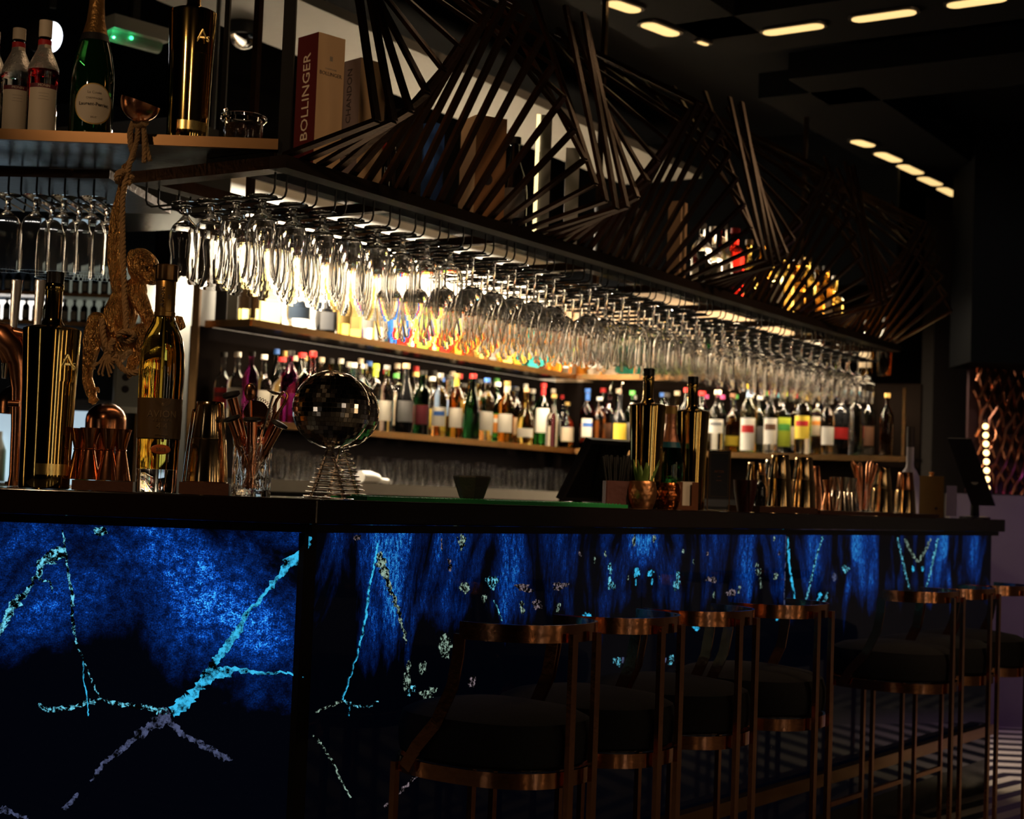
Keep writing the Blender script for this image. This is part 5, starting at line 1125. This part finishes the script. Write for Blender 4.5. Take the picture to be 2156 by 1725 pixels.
def tongs(t_, v):
    for sg in (-1, 1):
        pts = [(0, 0, 0)]+[v*k+Vector((sg*.004*k, 0, 0)) for k in (.5, .8)]; MB().tube(pts, .0028, 8).build('arm', ROSE, t_)
        e = v*.88; MB().tube([v*.8+Vector((sg*.0035, 0, 0)), e+Vector((sg*.009, 0, 0)), v*.96+Vector((sg*.008, 0, 0)), v+Vector((sg*.002, 0, 0))], .0026, 8).build('loop', ROSE, t_)
tool('ice_tongs', 'copper looped ice tongs leaning to the right out of the mixing glass', -.012, .060, .004, -.004, .212, tongs)
tool('ice_tongs', 'second copper loop tool close behind the ice tongs, leaning right', -.006, .052, .012, .012, .205, tongs)
def disc(t_, v):
    MB().tube([(0, 0, 0), v*.96], .0025, 8).build('shaft', STEEL, t_); MB().tube([v*.97, v*.99, v], [.004, .015, .016], 18).build('head', STEEL, t_)
tool('bar_spoon', 'steel bar spoon with flat round disc end between the strainer and tongs', -.010, .038, -.002, .0, .212, disc)
def twist(t_, v): ropemesh_(t_, v)
# mirror balls
MIR = mat('mirror_tile', (.85, .78, .70), .10, 1, var=.04, bs=8)
def mirrorball(pxc, pyc, pbx, k, rpx, label, seed):
    base = Face(C0-cn*k, C1-cn*k, cn).hit(pbx, 1050); base.z = TOPZ+.0004; d = base.y
    c = P(pxc, pyc, d); R1 = rpx*d/FPX; rr2 = random.Random(seed)
    t_ = thing('mirror_ball_stand', label, 'mirror ball', base)
    cl = c-base; m = MB(); nrow = 26
    for i in range(nrow):
        a0_, a1_ = PI*i/nrow, PI*(i+1)/nrow; ncol = max(5, int(round(2*nrow*math.sin((a0_+a1_)/2))))
        for j in range(ncol):
            b0_, b1_ = 2*PI*j/ncol, 2*PI*(j+1)/ncol; am = (a0_+a1_)/2; bm = (b0_+b1_)/2
            nrm = Vector((math.sin(am)*math.cos(bm), math.sin(am)*math.sin(bm), math.cos(am)))
            tl_ = Vector((rr2.gauss(0, .05), rr2.gauss(0, .05), rr2.gauss(0, .05))); n2_ = (nrm+tl_).normalized()
            eth = Vector((math.cos(am)*math.cos(bm), math.cos(am)*math.sin(bm), -math.sin(am))); eph = Vector((-math.sin(bm), math.cos(bm), 0))
            eth = (eth-n2_*eth.dot(n2_)).normalized(); eph = n2_.cross(eth)
            hw = .46*(a1_-a0_)*R1; hp_ = .46*(b1_-b0_)*math.sin(am)*R1
            ce = cl+nrm*R1
            vs = [ce+eth*sa*hw+eph*sb*hp_-n2_*dz for dz in (0, .0016) for sa, sb in ((-1, -1), (1, -1), (1, 1), (-1, 1))]
            m.add(vs, [(0, 1, 2, 3), (7, 6, 5, 4), (0, 4, 5, 1), (1, 5, 6, 2), (2, 6, 7, 3), (3, 7, 4, 0)])
    m.build('mirror_tiles', MIR, t_, smooth=False)
    MB().ball(cl, R1*.972, 32).build('core', mat('ball_core', (.45, .36, .24), .35, .9, var=.1), t_)
    ap = cl-Vector((0, 0, R1*.99)); wire = MB(); nb = 4; rb = .047
    for kk in range(nb): a_ = PI/4+kk*PI/2; wire.tube([ap+Vector((.004*math.cos(a_), .004*math.sin(a_), 0)), Vector((rb*math.cos(a_), rb*math.sin(a_), .0016))], .0014, 6)
    for kk in range(nb): a_ = PI/4+kk*PI/2+.12; wire.tube([ap+Vector((.004*math.cos(a_), .004*math.sin(a_), 0)), Vector((rb*math.cos(a_), rb*math.sin(a_), .0016))], .0011, 6)
    path = []; turns = 11
    for i in range(turns*20+1): f_ = i/(turns*20); a_ = 2*PI*turns*f_; r_ = .006+(rb+.004-.006)*f_; z_ = ap.z*(1-f_)*.96+.0015; path.append((r_*math.cos(a_), r_*math.sin(a_), z_))
    wire.tube(path, .0012, 5); wire.tube([(rb*1.1*math.cos(2*PI*i/28), rb*1.1*math.sin(2*PI*i/28), .0014) for i in range(28)], .0012, 6, closed=True)
    wire.build('wire_cone', mat('silver_wire', (.62, .52, .44), .25, 1, var=.05), t_)
    return t_
mirrorball(698, 862, 690, .02, 82, 'front mirror ball on a spiral wire cone at the bar corner', 5)
mirrorball(722, 868, 724, .14, 76, 'second mirror ball on a wire cone, half hidden behind the front one', 9)
# ================================================================ ITEMS ON THE COUNTER, RIGHT SECTION
def RI(px, k, z=TOPZ+.0004):
    f = Face(C0-cn*k, C1-cn*k, cn); q = f.hit(px, 1065); return Vector((q.x, q.y, z))
a = RI(772, .012); b2 = RI(1322, .012)
t_ = thing('bar_mat', 'long thin green rubber bar mat along the counter edge', 'bar mat')
m = MB(); n_ = -cn; m.bar(Vector((a.x, a.y, TOPZ+.005))+n_*.05, Vector((b2.x, b2.y, TOPZ+.005))+n_*.05, .10, .009, n_); m.build('mat', mat('green_rubber', (.03, .38, .10), .5, bump=.2, bs=300), t_, smooth=False)
m = MB(); pu = (b2-a).normalized()
for k in range(60):
    for j in range(4): c_ = a+pu*((b2-a).length*(k+.5)/60)+n_*(.02+j*.02); m.lathe([(.0025, 0), (.002, .002), (0, .002)], 6, (c_.x, c_.y, TOPZ+.0095))
m.build('nubs', MATS['green_rubber'], t_)
q = RI(993, .07, TOPZ+.0117); t_ = thing('angular_bowl', 'dark faceted bowl standing on the green bar mat', 'bowl', q, .4)
MB().lathe([(0, 0), (.028, 0), (.030, .003), (.046, .048), (.045, .052), (.043, .050), (.027, .006), (0, .006)], 7).build('bowl', mat('slate_stone', (.05, .045, .035), .55, bump=.3, bs=80), t_, ang=10)
# POS screen
def screen(pxb, d, pts, th, label, glow=None, name='till_screen'):
    """slab from outline (px,py) bottom/top pairs: near edge bottom, near edge top, width vector"""
    (xb, yb), (xt, yt), wv = pts
    A_ = P(xb, yb, d); A_.z = max(A_.z, TOPZ+.014); B_ = P(xt, yt, d); W_ = Vector(wv); t_ = thing(name, label, 'till screen')
    up_ = (B_-A_); nn_ = up_.cross(W_).normalized()
    def slab(o0, u_, w_, t0, t1):
        vs = []
        for tt in (t0, t1): vs += [o0+nn_*tt, o0+w_+nn_*tt, o0+w_+u_+nn_*tt, o0+u_+nn_*tt]
        return MB().add(vs, [(3, 2, 1, 0), (4, 5, 6, 7), (0, 1, 5, 4), (1, 2, 6, 5), (2, 3, 7, 6), (3, 0, 4, 7)])
    slab(A_, up_, W_, 0, th).build('housing', mat('black_plastic', (.02, .018, .02), .35, var=.1), t_, smooth=False)
    g0 = A_+up_*.06+W_*.06
    slab(g0, up_*.88, W_*.88, -.0015, 0).build('screen', glow or mat('screen_glass', (.006, .006, .007), .3, spec=.3), t_, smooth=False)
    mid_ = A_+W_*.5+up_*.35+nn_*th; ft = Vector((mid_.x+nn_.x*.05, mid_.y+nn_.y*.05, TOPZ+.0004))
    MB().tube([mid_, mid_+nn_*.02+Vector((0, 0, -.02)), ft+Vector((0, 0, .012))], [.014, .014, .018], 12).build('arm', MATS['black_plastic'], t_)
    MB().lathe([(0, 0), (.06, 0), (.06, .008), (0, .012)], 24, ft).build('foot', MATS['black_plastic'], t_)
    return t_
screen(0, 4.62, ((1182, 1058), (1246, 926), (.13, .10, 0)), .028, 'tilted black till screen behind the green mat, leaning back beside the straws')
LEATH = mat('pink_brown_leather', (.17, .065, .06), .45, bump=.15, bs=70, var=.25); BLEATH = mat('copper_leather', (.16, .06, .03), .38, bump=.1, bs=60, var=.2)
q = RI(1296, .13); t_ = thing('straw_box', 'reddish brown square box full of black straws left of the copper pineapple cup', 'box', q, FACE(1296, 3.7)+.15)
w = .062; hh = .072; m = MB()
for (x, y, sx1, sy1) in ((-w/2, 0, .003, w), (w/2, 0, .003, w), (0, -w/2, w-.003, .003), (0, w/2, w-.003, .003)): m.box((x, y, hh/2), (sx1, sy1, hh))
m.box((0, 0, .002), (w-.004, w-.004, .003)); m.build('case', LEATH, t_, smooth=False)
for k in range(26):
    x0 = -.022+.044*((k*7) % 26)/25; y0 = -.02+.04*((k*11) % 26)/25
    a_ = q+Vector((x0*.8, y0*.8, .0045)); 
    tag(MB().tube([a_, a_+Vector((x0*.9-.002+(k % 3)*.002, y0*.4, .132+.006*math.sin(k*2.1)))], .0028, 7).build('drinking_straw', BRUSHB), 'thin black drinking straw standing in the reddish brown box among many alike', 'straw', 'black straws in the reddish box')
# pineapple cups
def pineapple(loc, label, leaves=True, m_=None):
    t_ = thing('pineapple_cup', label, 'cup', loc, 0, 'copper pineapple cups'); R_, H_ = .0395, .074; vs = []; fs = []; N_ = 60; rows_ = 30
    for i in range(rows_+1):
        f_ = i/rows_; z_ = H_*f_; r0_ = R_*(.62+.38*math.sin(PI*(.10+.70*f_)))*1.0
        for k in range(N_):
            a_ = 2*PI*k/N_; c_ = .0014*max(abs(math.cos(7*a_+f_*9)), abs(math.cos(7*a_-f_*9)))**8; rr_ = r0_-(c_ if .04 < f_ < .9 else 0); vs.append((rr_*math.cos(a_), rr_*math.sin(a_), z_))
    for i in range(rows_):
        for k in range(N_): fs.append((i*N_+k, i*N_+(k+1) % N_, (i+1)*N_+(k+1) % N_, (i+1)*N_+k))
    b0 = len(vs); rt = Vector(vs[-1]).xy.length-.002
    for z_ in (H_, .006):
        for k in range(N_): a_ = 2*PI*k/N_; vs.append((rt*(1 if z_ == H_ else .7)*math.cos(a_), rt*(1 if z_ == H_ else .7)*math.sin(a_), z_))
    for k in range(N_): j = (k+1) % N_; fs += [(rows_*N_+k, rows_*N_+j, b0+j, b0+k), (b0+k, b0+j, b0+N_+j, b0+N_+k)]
    fs.append(tuple(b0+N_+k for k in range(N_))); fs.append(tuple(range(N_))[::-1])
    MB().add(vs, fs).build('cup_body', m_ or mat('pineapple_copper', (.85, .40, .18), .33, 1, var=.05), t_, ang=60)
    if leaves:
        gm = mat('agave_leaf', (.20, .32, .07), .45, var=.25, bs=40)
        for k in range(13):
            a_ = k*2.4; r_ = .008+.018*(k % 3)/2; lean = r_*1.15; h1 = .05-.004*(k % 4)+.012*(k % 2)
            c_ = Vector((math.cos(a_), math.sin(a_), 0)); s_ = Vector((-math.sin(a_), math.cos(a_), 0)); m = MB()
            P0 = [c_*(r_*.8)+Vector((0, 0, .045)), c_*r_+Vector((0, 0, .075)), c_*(r_+lean*.4)+Vector((0, 0, .075+h1*.5)), c_*(r_+lean*.8)+Vector((0, 0, .075+h1))]
            W_ = [.006, .0075, .006, .0006]; vs = []
            for p_, w_ in zip(P0, W_): vs += [p_-s_*w_, p_+c_*w_*.35, p_+s_*w_, p_-c_*w_*.25]
            fs = []
            for i in range(3):
                for j in range(4): fs.append((4*i+j, 4*i+(j+1) % 4, 4*i+4+(j+1) % 4, 4*i+4+j))
            fs += [(0, 1, 2, 3), (15, 14, 13, 12)]; m.add(vs, fs); m.build('leaf', gm, t_)
    return t_
pineapple(RI(1351, .06), 'copper pineapple cup with spiky green leaves on the counter edge')
pineapple(RI(1404, .10), 'second copper pineapple cup without leaves, between the leafy one and brown box', False, mat('deep_copper', (.55, .16, .05), .2, 1, var=.1))
goldbottle(RI(1357, .20), FACE(1357, 4)+.3, 'gold mirrored bottle behind the leafy pineapple cup on the counter', 'gold bottles on the right counter', False, .92)
goldbottle(RI(1451, .21), FACE(1447, 4)+.2, 'gold mirrored bottle right of the champagne, behind the brown menu box', 'gold bottles on the right counter', False, .92)
q = RI(1407, .19); t_ = bottle(q, .30, .082, 'champ', 'dark green', None, 'gold', 'green champagne bottle with rose foil and blue band between the two gold bottles', cat='bottle')
prb = [(r*.041, z*.30) for r, z in PROF['champ']]
MB().lathe([(lathe_r(prb, z)+.0012, z) for z in (.195, .22, .25, .28)]+[(.0165, .296), (.0158, .303), (0, .304)], 24).build('foil', mat('rose_foil', (.55, .25, .16), .35, .8, bump=.3, bs=150), t_)
MB().lathe([(lathe_r(prb, z)+.0014, z) for z in (.180, .196)]+[(lathe_r(prb, z)+.0004, z) for z in (.196, .180)], 24, close=True).build('neck_band', mat('teal_band', (.02, .16, .24), .4, var=.05), t_)
# brown menu box
q = RI(1446, .09); t_ = thing('napkin_box', 'copper brown leather napkin box with a slot beside the poster stand', 'box', q, FACE(1446, 4))
m = MB(); w, dp, hh = .060, .055, .079
m.box((-w/2+.008, -dp/2, hh/2), (.018, .003, hh)); m.box((w/2-.008, -dp/2, hh/2), (.018, .003, hh)); m.box((0, -dp/2, .006), (w-.034, .003, .012)); m.box((-w/2, 0, hh/2), (.003, dp-.003, hh)); m.box((w/2, 0, hh/2), (.003, dp-.003, hh)); m.box((0, dp/2, hh/2), (w, .003, hh))
m.build('case', BLEATH, t_, smooth=False); MB().box((0, -.003, .045), (.038, .034, .070)).build('napkins', lcol('white'), t_, smooth=False)
# poster stand
q = RI(1512, .05); t_ = thing('menu_stand', 'tall dark drinks menu in a thin gold frame standing on the counter edge', 'menu stand', q, FACE(1512, 4.1)+.04)
w, hh, z0_ = .063, .178, .0; m = MB()
for x in (-w/2, w/2): m.box((x, 0, hh/2), (.0028, .006, hh))
m.box((0, 0, hh-.0014), (w-.003, .006, .0028)); m.box((0, 0, .0014), (w-.003, .05, .0028)); m.build('frame', BRASS, t_, smooth=False)
MB().box((0, 0, .105), (w-.0035, .003, .138)).build('menu_card', mat('navy_card', (.012, .016, .026), .5, var=.1), t_, smooth=False)
m = MB(); fz0, fz1, fx = .042, .168, .026
for x in (-fx, fx): m.box((x, -.0019, (fz0+fz1)/2), (.0006, .0005, fz1-fz0))
for z_ in (fz0, fz1): m.box((0, -.0019, z_), (2*fx, .0005, .0006))
m.build('card_border', TAN, t_, smooth=False)
for s_, z_, sz in (('AFTER', .114, .010),): text('lettering', s_, sz, mat('copper_print', (.22, .09, .05), .4, .4), t_, (0, -.0022, z_))
for z_, w_ in ((.100, .010), (.088, .016)): MB().box((0, -.0019, z_), (w_, .0005, .0016)).build('card_line', mat('copper_print', (.22, .09, .05), .4, .4), t_, smooth=False)
# jar holder, shaker tins and more on trays
q = RI(1568, .06); t_ = thing('leather_cup', 'dark red leather cup with copper stripe right of the menu stand', 'cup', q, FACE(1568, 4.2)); MB().lathe([(0, 0), (.022, 0), (.033, .06), (.036, .095), (.034, .095), (.031, .06), (.020, .004), (0, .004)], 28).build('body', mat('oxblood_leather', (.06, .012, .010), .35, bump=.1), t_)
MB().box((.012, -.0365, .048), (.004, .002, .09)).build('stripe', ROSE, t_, smooth=False)
tray(RI(1600, .045), RI(1722, .045), .018, .11, 'brown leather tray under the tall shaker tins'); tray(RI(1728, .05), RI(1900, .05), .012, .12, 'low brown tray under the jiggers and copper tool cup')
tray(RI(1902, .06), RI(1978, .06), .012, .10, 'short brown tray at the far end of the counter')
CS = MATS['champagne_steel']
for px, k, top, sc, l in [(1590, .20, CS, 1.05, 'shaker tins farthest left of the right group, behind the leather cup'), (1628, .22, STEEL, 1.15, 'shaker tins in the back of the right group beside the small bottle'), (1640, .10, CS, 1.05, 'bright stacked shaker tins at the left front of the right tray'), (1690, .10, CS, 1.05, 'bright stacked shaker tins at the right front of the right tray'), (1706, .19, ROSE, 1.08, 'copper shaker tins behind the right front stack')]:
    tins(RI(px, k, TOPZ+(.0190 if k < .12 else .0006)), l, top, top, 'shaker tins on the right counter', h=.160, sc=sc*(.98 if k < .12 else .95))
q = RI(1600, .10, TOPZ+.0190); bottle(q, .105, .036, 'stout', 'black', None, 'brown', 'small black dropper bottle with brown cap in front of the shaker tins')
for px, k, l, m_ in [(1742, .09, 'low copper jigger at the left of the second tray', ROSE), (1758, .12, 'steel jigger second on the second tray', STEEL), (1774, .08, 'steel jigger in the middle of the second tray', STEEL), (1790, .10, 'tall steel jigger left of the copper tool cup', STEEL)]:
    jigger(RI(px, k, TOPZ+.0128), l, m_, 'jiggers on the right tray', 1.0+.12*(px > 1750))
q = RI(1818, .09, TOPZ+.0128); t_ = thing('tool_cup', 'brown cup crammed with copper tools left of the far shaker tins', 'tool cup', q)
MB().lathe([(0, 0), (.028, 0), (.030, .10), (.028, .10), (.026, .004), (0, .004)], 24).build('cup_body', GLASS, t_)
for k in range(6):
    a_ = k*1.05; tag(MB().tube([q+Vector((.010*math.cos(a_), .010*math.sin(a_), .006)), q+Vector((.024*math.cos(a_), .022*math.sin(a_), .09)), q+Vector((.040*math.cos(a_), .03*math.sin(a_), .155+.01*(k % 2))), q+Vector((.044*math.cos(a_), .032*math.sin(a_), .17+.01*(k % 2)))], [.004, .004, .009, .004], 10).build('bar_spoon', ROSE), 'copper bar tool in the far cup, %s of six going round' % ordi(k), 'bar tool', 'copper tools in the far cup')
tins(RI(1856, .09, TOPZ+.0128), 'silver and gold shaker tins near the far end, left of the copper ones', CS, CS, 'far shaker tins', h=.165, sc=.98)
tins(RI(1905, .09, TOPZ+.0128), 'copper shaker tins beside the frosted bottle at the far end', ROSE, CS, 'far shaker tins', h=.155, sc=.98)
q = RI(1914, .18); bottle(q, .385, .090, 'round', 'frost', None, 'black', 'tall frosted purple-lit vodka bottle standing at the far end of the counter') if False else None
t_ = thing('vodka_bottle', 'tall frosted bottle with long neck, lit purple, at the far counter end', 'bottle', q); FR = mat('frosted_glass', (.55, .50, .58), .45, trans=.35)
MB().lathe([(0, 0), (.036, 0), (.038, .003), (.038, .13), (.036, .155), (.026, .178), (.0165, .19), (.0145, .205), (.0145, .285), (0, .285)], 32).build('glass_body', FR, t_)
MB().lathe([(.0152, .27), (.0155, .345), (.014, .35), (0, .35)], 20).build('cap', INK, t_)
q = RI(1958, .11, TOPZ+.0004); q = RI(1960, .19); t_ = thing('honey_tin', 'square dull gold canister with a small tap and lid knob at the far end', 'canister', q, FACE(1960, 5.6))
MB().box((0, 0, .082), (.098, .08, .164)).build('body', mat('dull_gold', (.40, .24, .08), .4, .7, var=.15), t_, smooth=False); MB().lathe([(.012, .1645), (.006, .17), (.012, .18), (0, .182)], 14, (.0, 0, 0)).build('knob', BRASS, t_)
m = MB(); m.tube([(.02, -.0405, .035), (.02, -.055, .035)], .006, 10); m.build('tap', INK, t_)
q = RI(2003, .08); t_ = thing('card_holder', 'clear acrylic holder with a pale card at the far end of the counter', 'card holder', q, FACE(2003, 5.9))
MB().box((0, 0, .10), (.046, .012, .198)).build('holder', GLASS, t_, smooth=False); MB().box((0, -.0072, .067), (.040, .001, .12)).build('card', mat('lilac_card', (.55, .48, .50), .5, var=.05), t_, smooth=False)
gl = mat('dim_screen', (.32, .27, .24), .12, emis=(.30, .25, .22), es=.35)
screen(0, 6.25, ((2046, 1062), (1996, 922), (.085, -.03, 0)), -.03, 'tilted till screen with pale display beside the far end of the counter', gl)
# ================================================================ BAR STOOLS
ST_BACK = .0
VEL = mat('black_velvet', (.012, .011, .013), .85, bump=.1, bs=200, var=.2); STM = mat('copper_frame', (.72, .33, .17), .17, 1, bump=.05, bs=60, var=.15)
def make_stool():
    t_ = thing('bar_stool', 'x', 'bar stool', (0, 0, 0))
    # local +Y faces the bar, back at -Y
    m = MB(); N_ = 40; prof = [(0, .615), (.90, .615), (.98, .622), (1.0, .645), (1.0, .675), (.96, .698), (.80, .712), (.45, .722), (0, .726)]
    m.lathe([(r*.175, z) for r, z in prof], N_, (0, 0, 0), sq=2.5); m.v = [(x, y*1.08+.005, z) for x, y, z in m.v]; m.build('seat', VEL, t_)
    m = MB(); pts = []
    def ring(z0, z1, r0, th, a0, a1, n, ys=1.08):
        vs = []; fs = []
        for i in range(n+1):
            a_ = a0+(a1-a0)*i/n; q_ = (abs(math.cos(a_))**2.5+abs(math.sin(a_))**2.5)**(-1/2.5)
            for rr_, z_ in ((r0, z0), (r0+th, z0), (r0+th, z1), (r0, z1)): vs.append((rr_*q_*math.cos(a_), rr_*q_*math.sin(a_)*ys+.005, z_))
        for i in range(n):
            for k in range(4): fs.append((i*4+k, i*4+4+k, i*4+4+(k+1) % 4, i*4+(k+1) % 4))
        if abs(a1-a0) < 6.28: fs += [(0, 1, 2, 3), (n*4+3, n*4+2, n*4+1, n*4)]
        return vs, fs
    m = MB(); m.add(*ring(.583, .612, .170, .006, 0, 2*PI-1e-4, 48)); m.build('seat_ring', STM, t_)
    m = MB(); m.add(*ring(.612, .6149, .10, .06, 0, 2*PI-1e-4, 32)); m.build('seat_base', BLACK, t_)
    m = MB(); m.add(*ring(.851, .884, .172, .005, -PI+.12, -.12, 36)); m.build('back_rail', STM, t_)
    for sg in (-1, 1):   # curved side strips from the rail ends sweeping forward to the ring
        a_ = -.12 if sg > 0 else -PI+.12
        x = .1735*math.cos(a_)*1.0; y = -.018
        m = MB(); pth = [(sg*.1735, y-.0, .860), (sg*.1745, y+.002, .82), (sg*.1755, y+.012, .76), (sg*.178, y+.045, .69), (sg*.1785, y+.09, .64), (sg*.1785, y+.115, .600)]
        for a1, b1 in zip(pth, pth[1:]): m.bar(a1, Vector(b1)+(Vector(b1)-Vector(a1)).normalized()*.003, .004, .026, (1, 0, 0))
        m.build('side_strip', STM, t_, smooth=False)
        MB().bar((sg*.045, -.196, 0.001), (sg*.045, -.196, .868), .020, .010, (1, 0, 0)).build('leg', STM, t_, smooth=False)
        MB().bar((sg*.140, .150, 0.001), (sg*.140, .150, .600), .016, .012, (1, 0, 0)).build('leg', STM, t_, smooth=False)
    m = MB(); c4 = [(-.045, -.196), (.045, -.196), (.14, .15), (-.14, .15)]
    m.bar((-.132, .15, .22), (.132, .15, .22), .014, .014, (0, 1, 0)); m.build('foot_bar', STM, t_, smooth=False)
    for ch in [x for x in bpy.data.objects if x.parent == t_]: ch.data.transform(Matrix.Diagonal((.90, 1, 1, 1)))
    return t_
st0 = make_stool()
for k, (px, yy, l) in enumerate([(1250, 1318, 'nearest black and copper bar stool, its back rail left of the others'), (1430, 1300, 'second bar stool from the camera, tight behind the nearest'), (1590, 1285, 'third bar stool from the camera'), (1750, 1272, 'fourth bar stool, last of the near group before the gap'),
        (2030, 1238, 'fifth bar stool, first after the gap, under the V-shaped veins'), (2106, 1232, 'sixth bar stool, beside the counter end'), (2182, 1228, 'bar stool farthest right, cut by the photo edge')]):
    hor = 1045+.038*(px-1078); kx = (px-6-1078)/FPX; ob = C0+cn*(.50 if k < 4 else .46); tt = (kx*ob.y-ob.x)/(cdir.x-kx*cdir.y); back = ob+cdir*tt; back.z = 0
    c = back-cn*.19; rz = math.atan2(-cn.y, -cn.x)-PI/2
    o = st0 if k == 0 else copy_tree(st0)
    o.location = (c.x, c.y, 0); o.rotation_euler = (0, 0, rz); tag(o, l, 'bar stool', 'copper framed bar stools along the counter')
# ================================================================ RIGHT SIDE BACKGROUND
# perforated copper screen with purple light
dS = 8.50
a = G(2048, dS, 0); b2 = G(2300, dS+.3, 0); sd = (b2-a).normalized(); L = (b2-a).length
z0_ = ZC+(1084-1040)*dS/FPX; z1_ = ZC+(1084-765)*dS/FPX
t_ = thing('lattice_screen', 'copper diamond lattice screen glinting in purple light at the far right', 'screen')
m = MB(); rr3 = random.Random(4); n_ = Vector((sd.y, -sd.x, 0))
for k in range(-6, 15):
    for sg in (-1, 1):
        x0 = k*.065 if sg > 0 else k*.065+.3
        pts = []; nz = 14
        for i in range(nz+1):
            z_ = z0_+(z1_-z0_)*i/nz; x = x0+sg*(.30*i/nz)+.010*math.sin(i*1.5+k)
            if 0 <= x <= L: pts.append(a+sd*x+Vector((0, 0, z_))+n_*(.012*sg+.008*math.sin(i*2.3+k)))
        if len(pts) > 1: m.tube(pts, .009, 6)
m.build('strands', mat('copper_weave', (.55, .22, .13), .25, 1, bump=.1), t_)
m = MB()
m.bar(Vector((a.x, a.y, (z0_+z1_)/2))-n_*.06, Vector((b2.x, b2.y, (z0_+z1_)/2))-n_*.06, .02, z1_-z0_, n_); m.build('backing', mat('plum_backing', (.05, .02, .025), .7, var=.2), t_, smooth=False)
g_ = 'small round bulbs in a vertical line on the copper screen'
bulb = mat('amber_bulb', (1, .8, .4), .5, emis=(1, .66, .26), es=4.0)
b0_ = None
for k in range(8):
    q = P(2075+k*.5, 898+k*18.6, dS-.12)
    if b0_ is None: b0_ = MB().ball((0, 0, 0), .0155, 14).build('light_bulb', bulb); o = b0_
    else: o = b0_.copy(); COL.objects.link(o)
    o.location = q; tag(o, 'warm round bulb on the copper screen, %s from the top of the vertical line' % ordi(k), 'bulb', g_)
m = MB(); pa = P(2075, 885, dS-.10); pb = P(2079, 1036, dS-.10); m.tube([pa, pb], .006, 6); tag(m.build('bulb_cord', INK), 'dark cord behind the vertical line of warm bulbs', 'cord')
# black box overhead, low wall, purple strip
p = G(2150, 8.2, 0); zz0 = ZC+(1084-764)*8.2/FPX; zz1 = ZC+(1084-600)*8.2/FPX
tag(MB().box((p.x+.12, p.y+.2, (zz0+3.2)/2), (.80, .4, 3.2-zz0)).build('bulkhead', WALLB, smooth=False), 'black bulkhead hanging over the copper lattice screen at the right edge', 'bulkhead')
a = G(1995, 8.40, 0); b2 = G(2330, 8.40, 0)
tag(MB().bar(Vector((a.x, a.y, (z0_-.01)/2)), Vector((b2.x, b2.y, (z0_-.01)/2)), .1, z0_-.01, (0, 1, 0)).build('low_wall', mat('mid_grey_paint', (.13, .11, .105), .8, var=.06), smooth=False), 'grey low wall below the copper lattice screen beyond the counter', 'wall')

# ================================================================ ROOM BEHIND THE CAMERA: unseen lamps added to streak the metal and fill the front
tube = mat('added_streak_tube', (1, .9, .7), .5, emis=(1, .68, .36), es=5.0); coolt = mat('added_streak_tube_cool', (1, .95, .9), .5, emis=(1, .86, .70), es=5.0)
for k, (x, w_) in enumerate([(-4.2, .05), (2.2, .10), (4.4, .16)]):
    t_ = thing('added_streak_lamp', 'tall warm lamp added behind the viewer for streaks in the metal, %s from the left' % ordi(k), 'added lamp', (x, -2.34, 1.5), 0, 'added lamps behind the viewer')
    MB().box((0, 0, 0), (w_+.03, .02, 1.7)).build('back_plate', BRASS, t_, smooth=False)
    MB().box((0, .03, 0), (w_, .04, 1.62)).build('tube', tube if k % 2 else coolt, t_, smooth=False)  # emitting tube of the added streak lamp
for k, y in enumerate((-.5, 1.6)):
    t_ = thing('added_streak_lamp', 'tall warm lamp added on the right wall for metal streaks, %s from the front' % ordi(k), 'added lamp', (4.83, y, 1.5), 0, 'added lamps on the right wall')
    MB().box((0, 0, 0), (.02, .15, 1.7)).build('back_plate', BRASS, t_, smooth=False)
    MB().box((-.03, 0, 0), (.04, .12, 1.62)).build('tube', tube, t_, smooth=False)
for k, y in enumerate((3.2,)):
    t_ = thing('added_streak_lamp', 'tall warm lamp added on the left wall for metal streaks, %s from the front' % ordi(k), 'added lamp', (-5.83, y, 1.5), 0, 'added lamps on the left wall')
    MB().box((0, 0, 0), (.02, .15, 1.7)).build('back_plate', BRASS, t_, smooth=False)
    MB().box((.03, 0, 0), (.04, .12, 1.62)).build('tube', tube, t_, smooth=False)
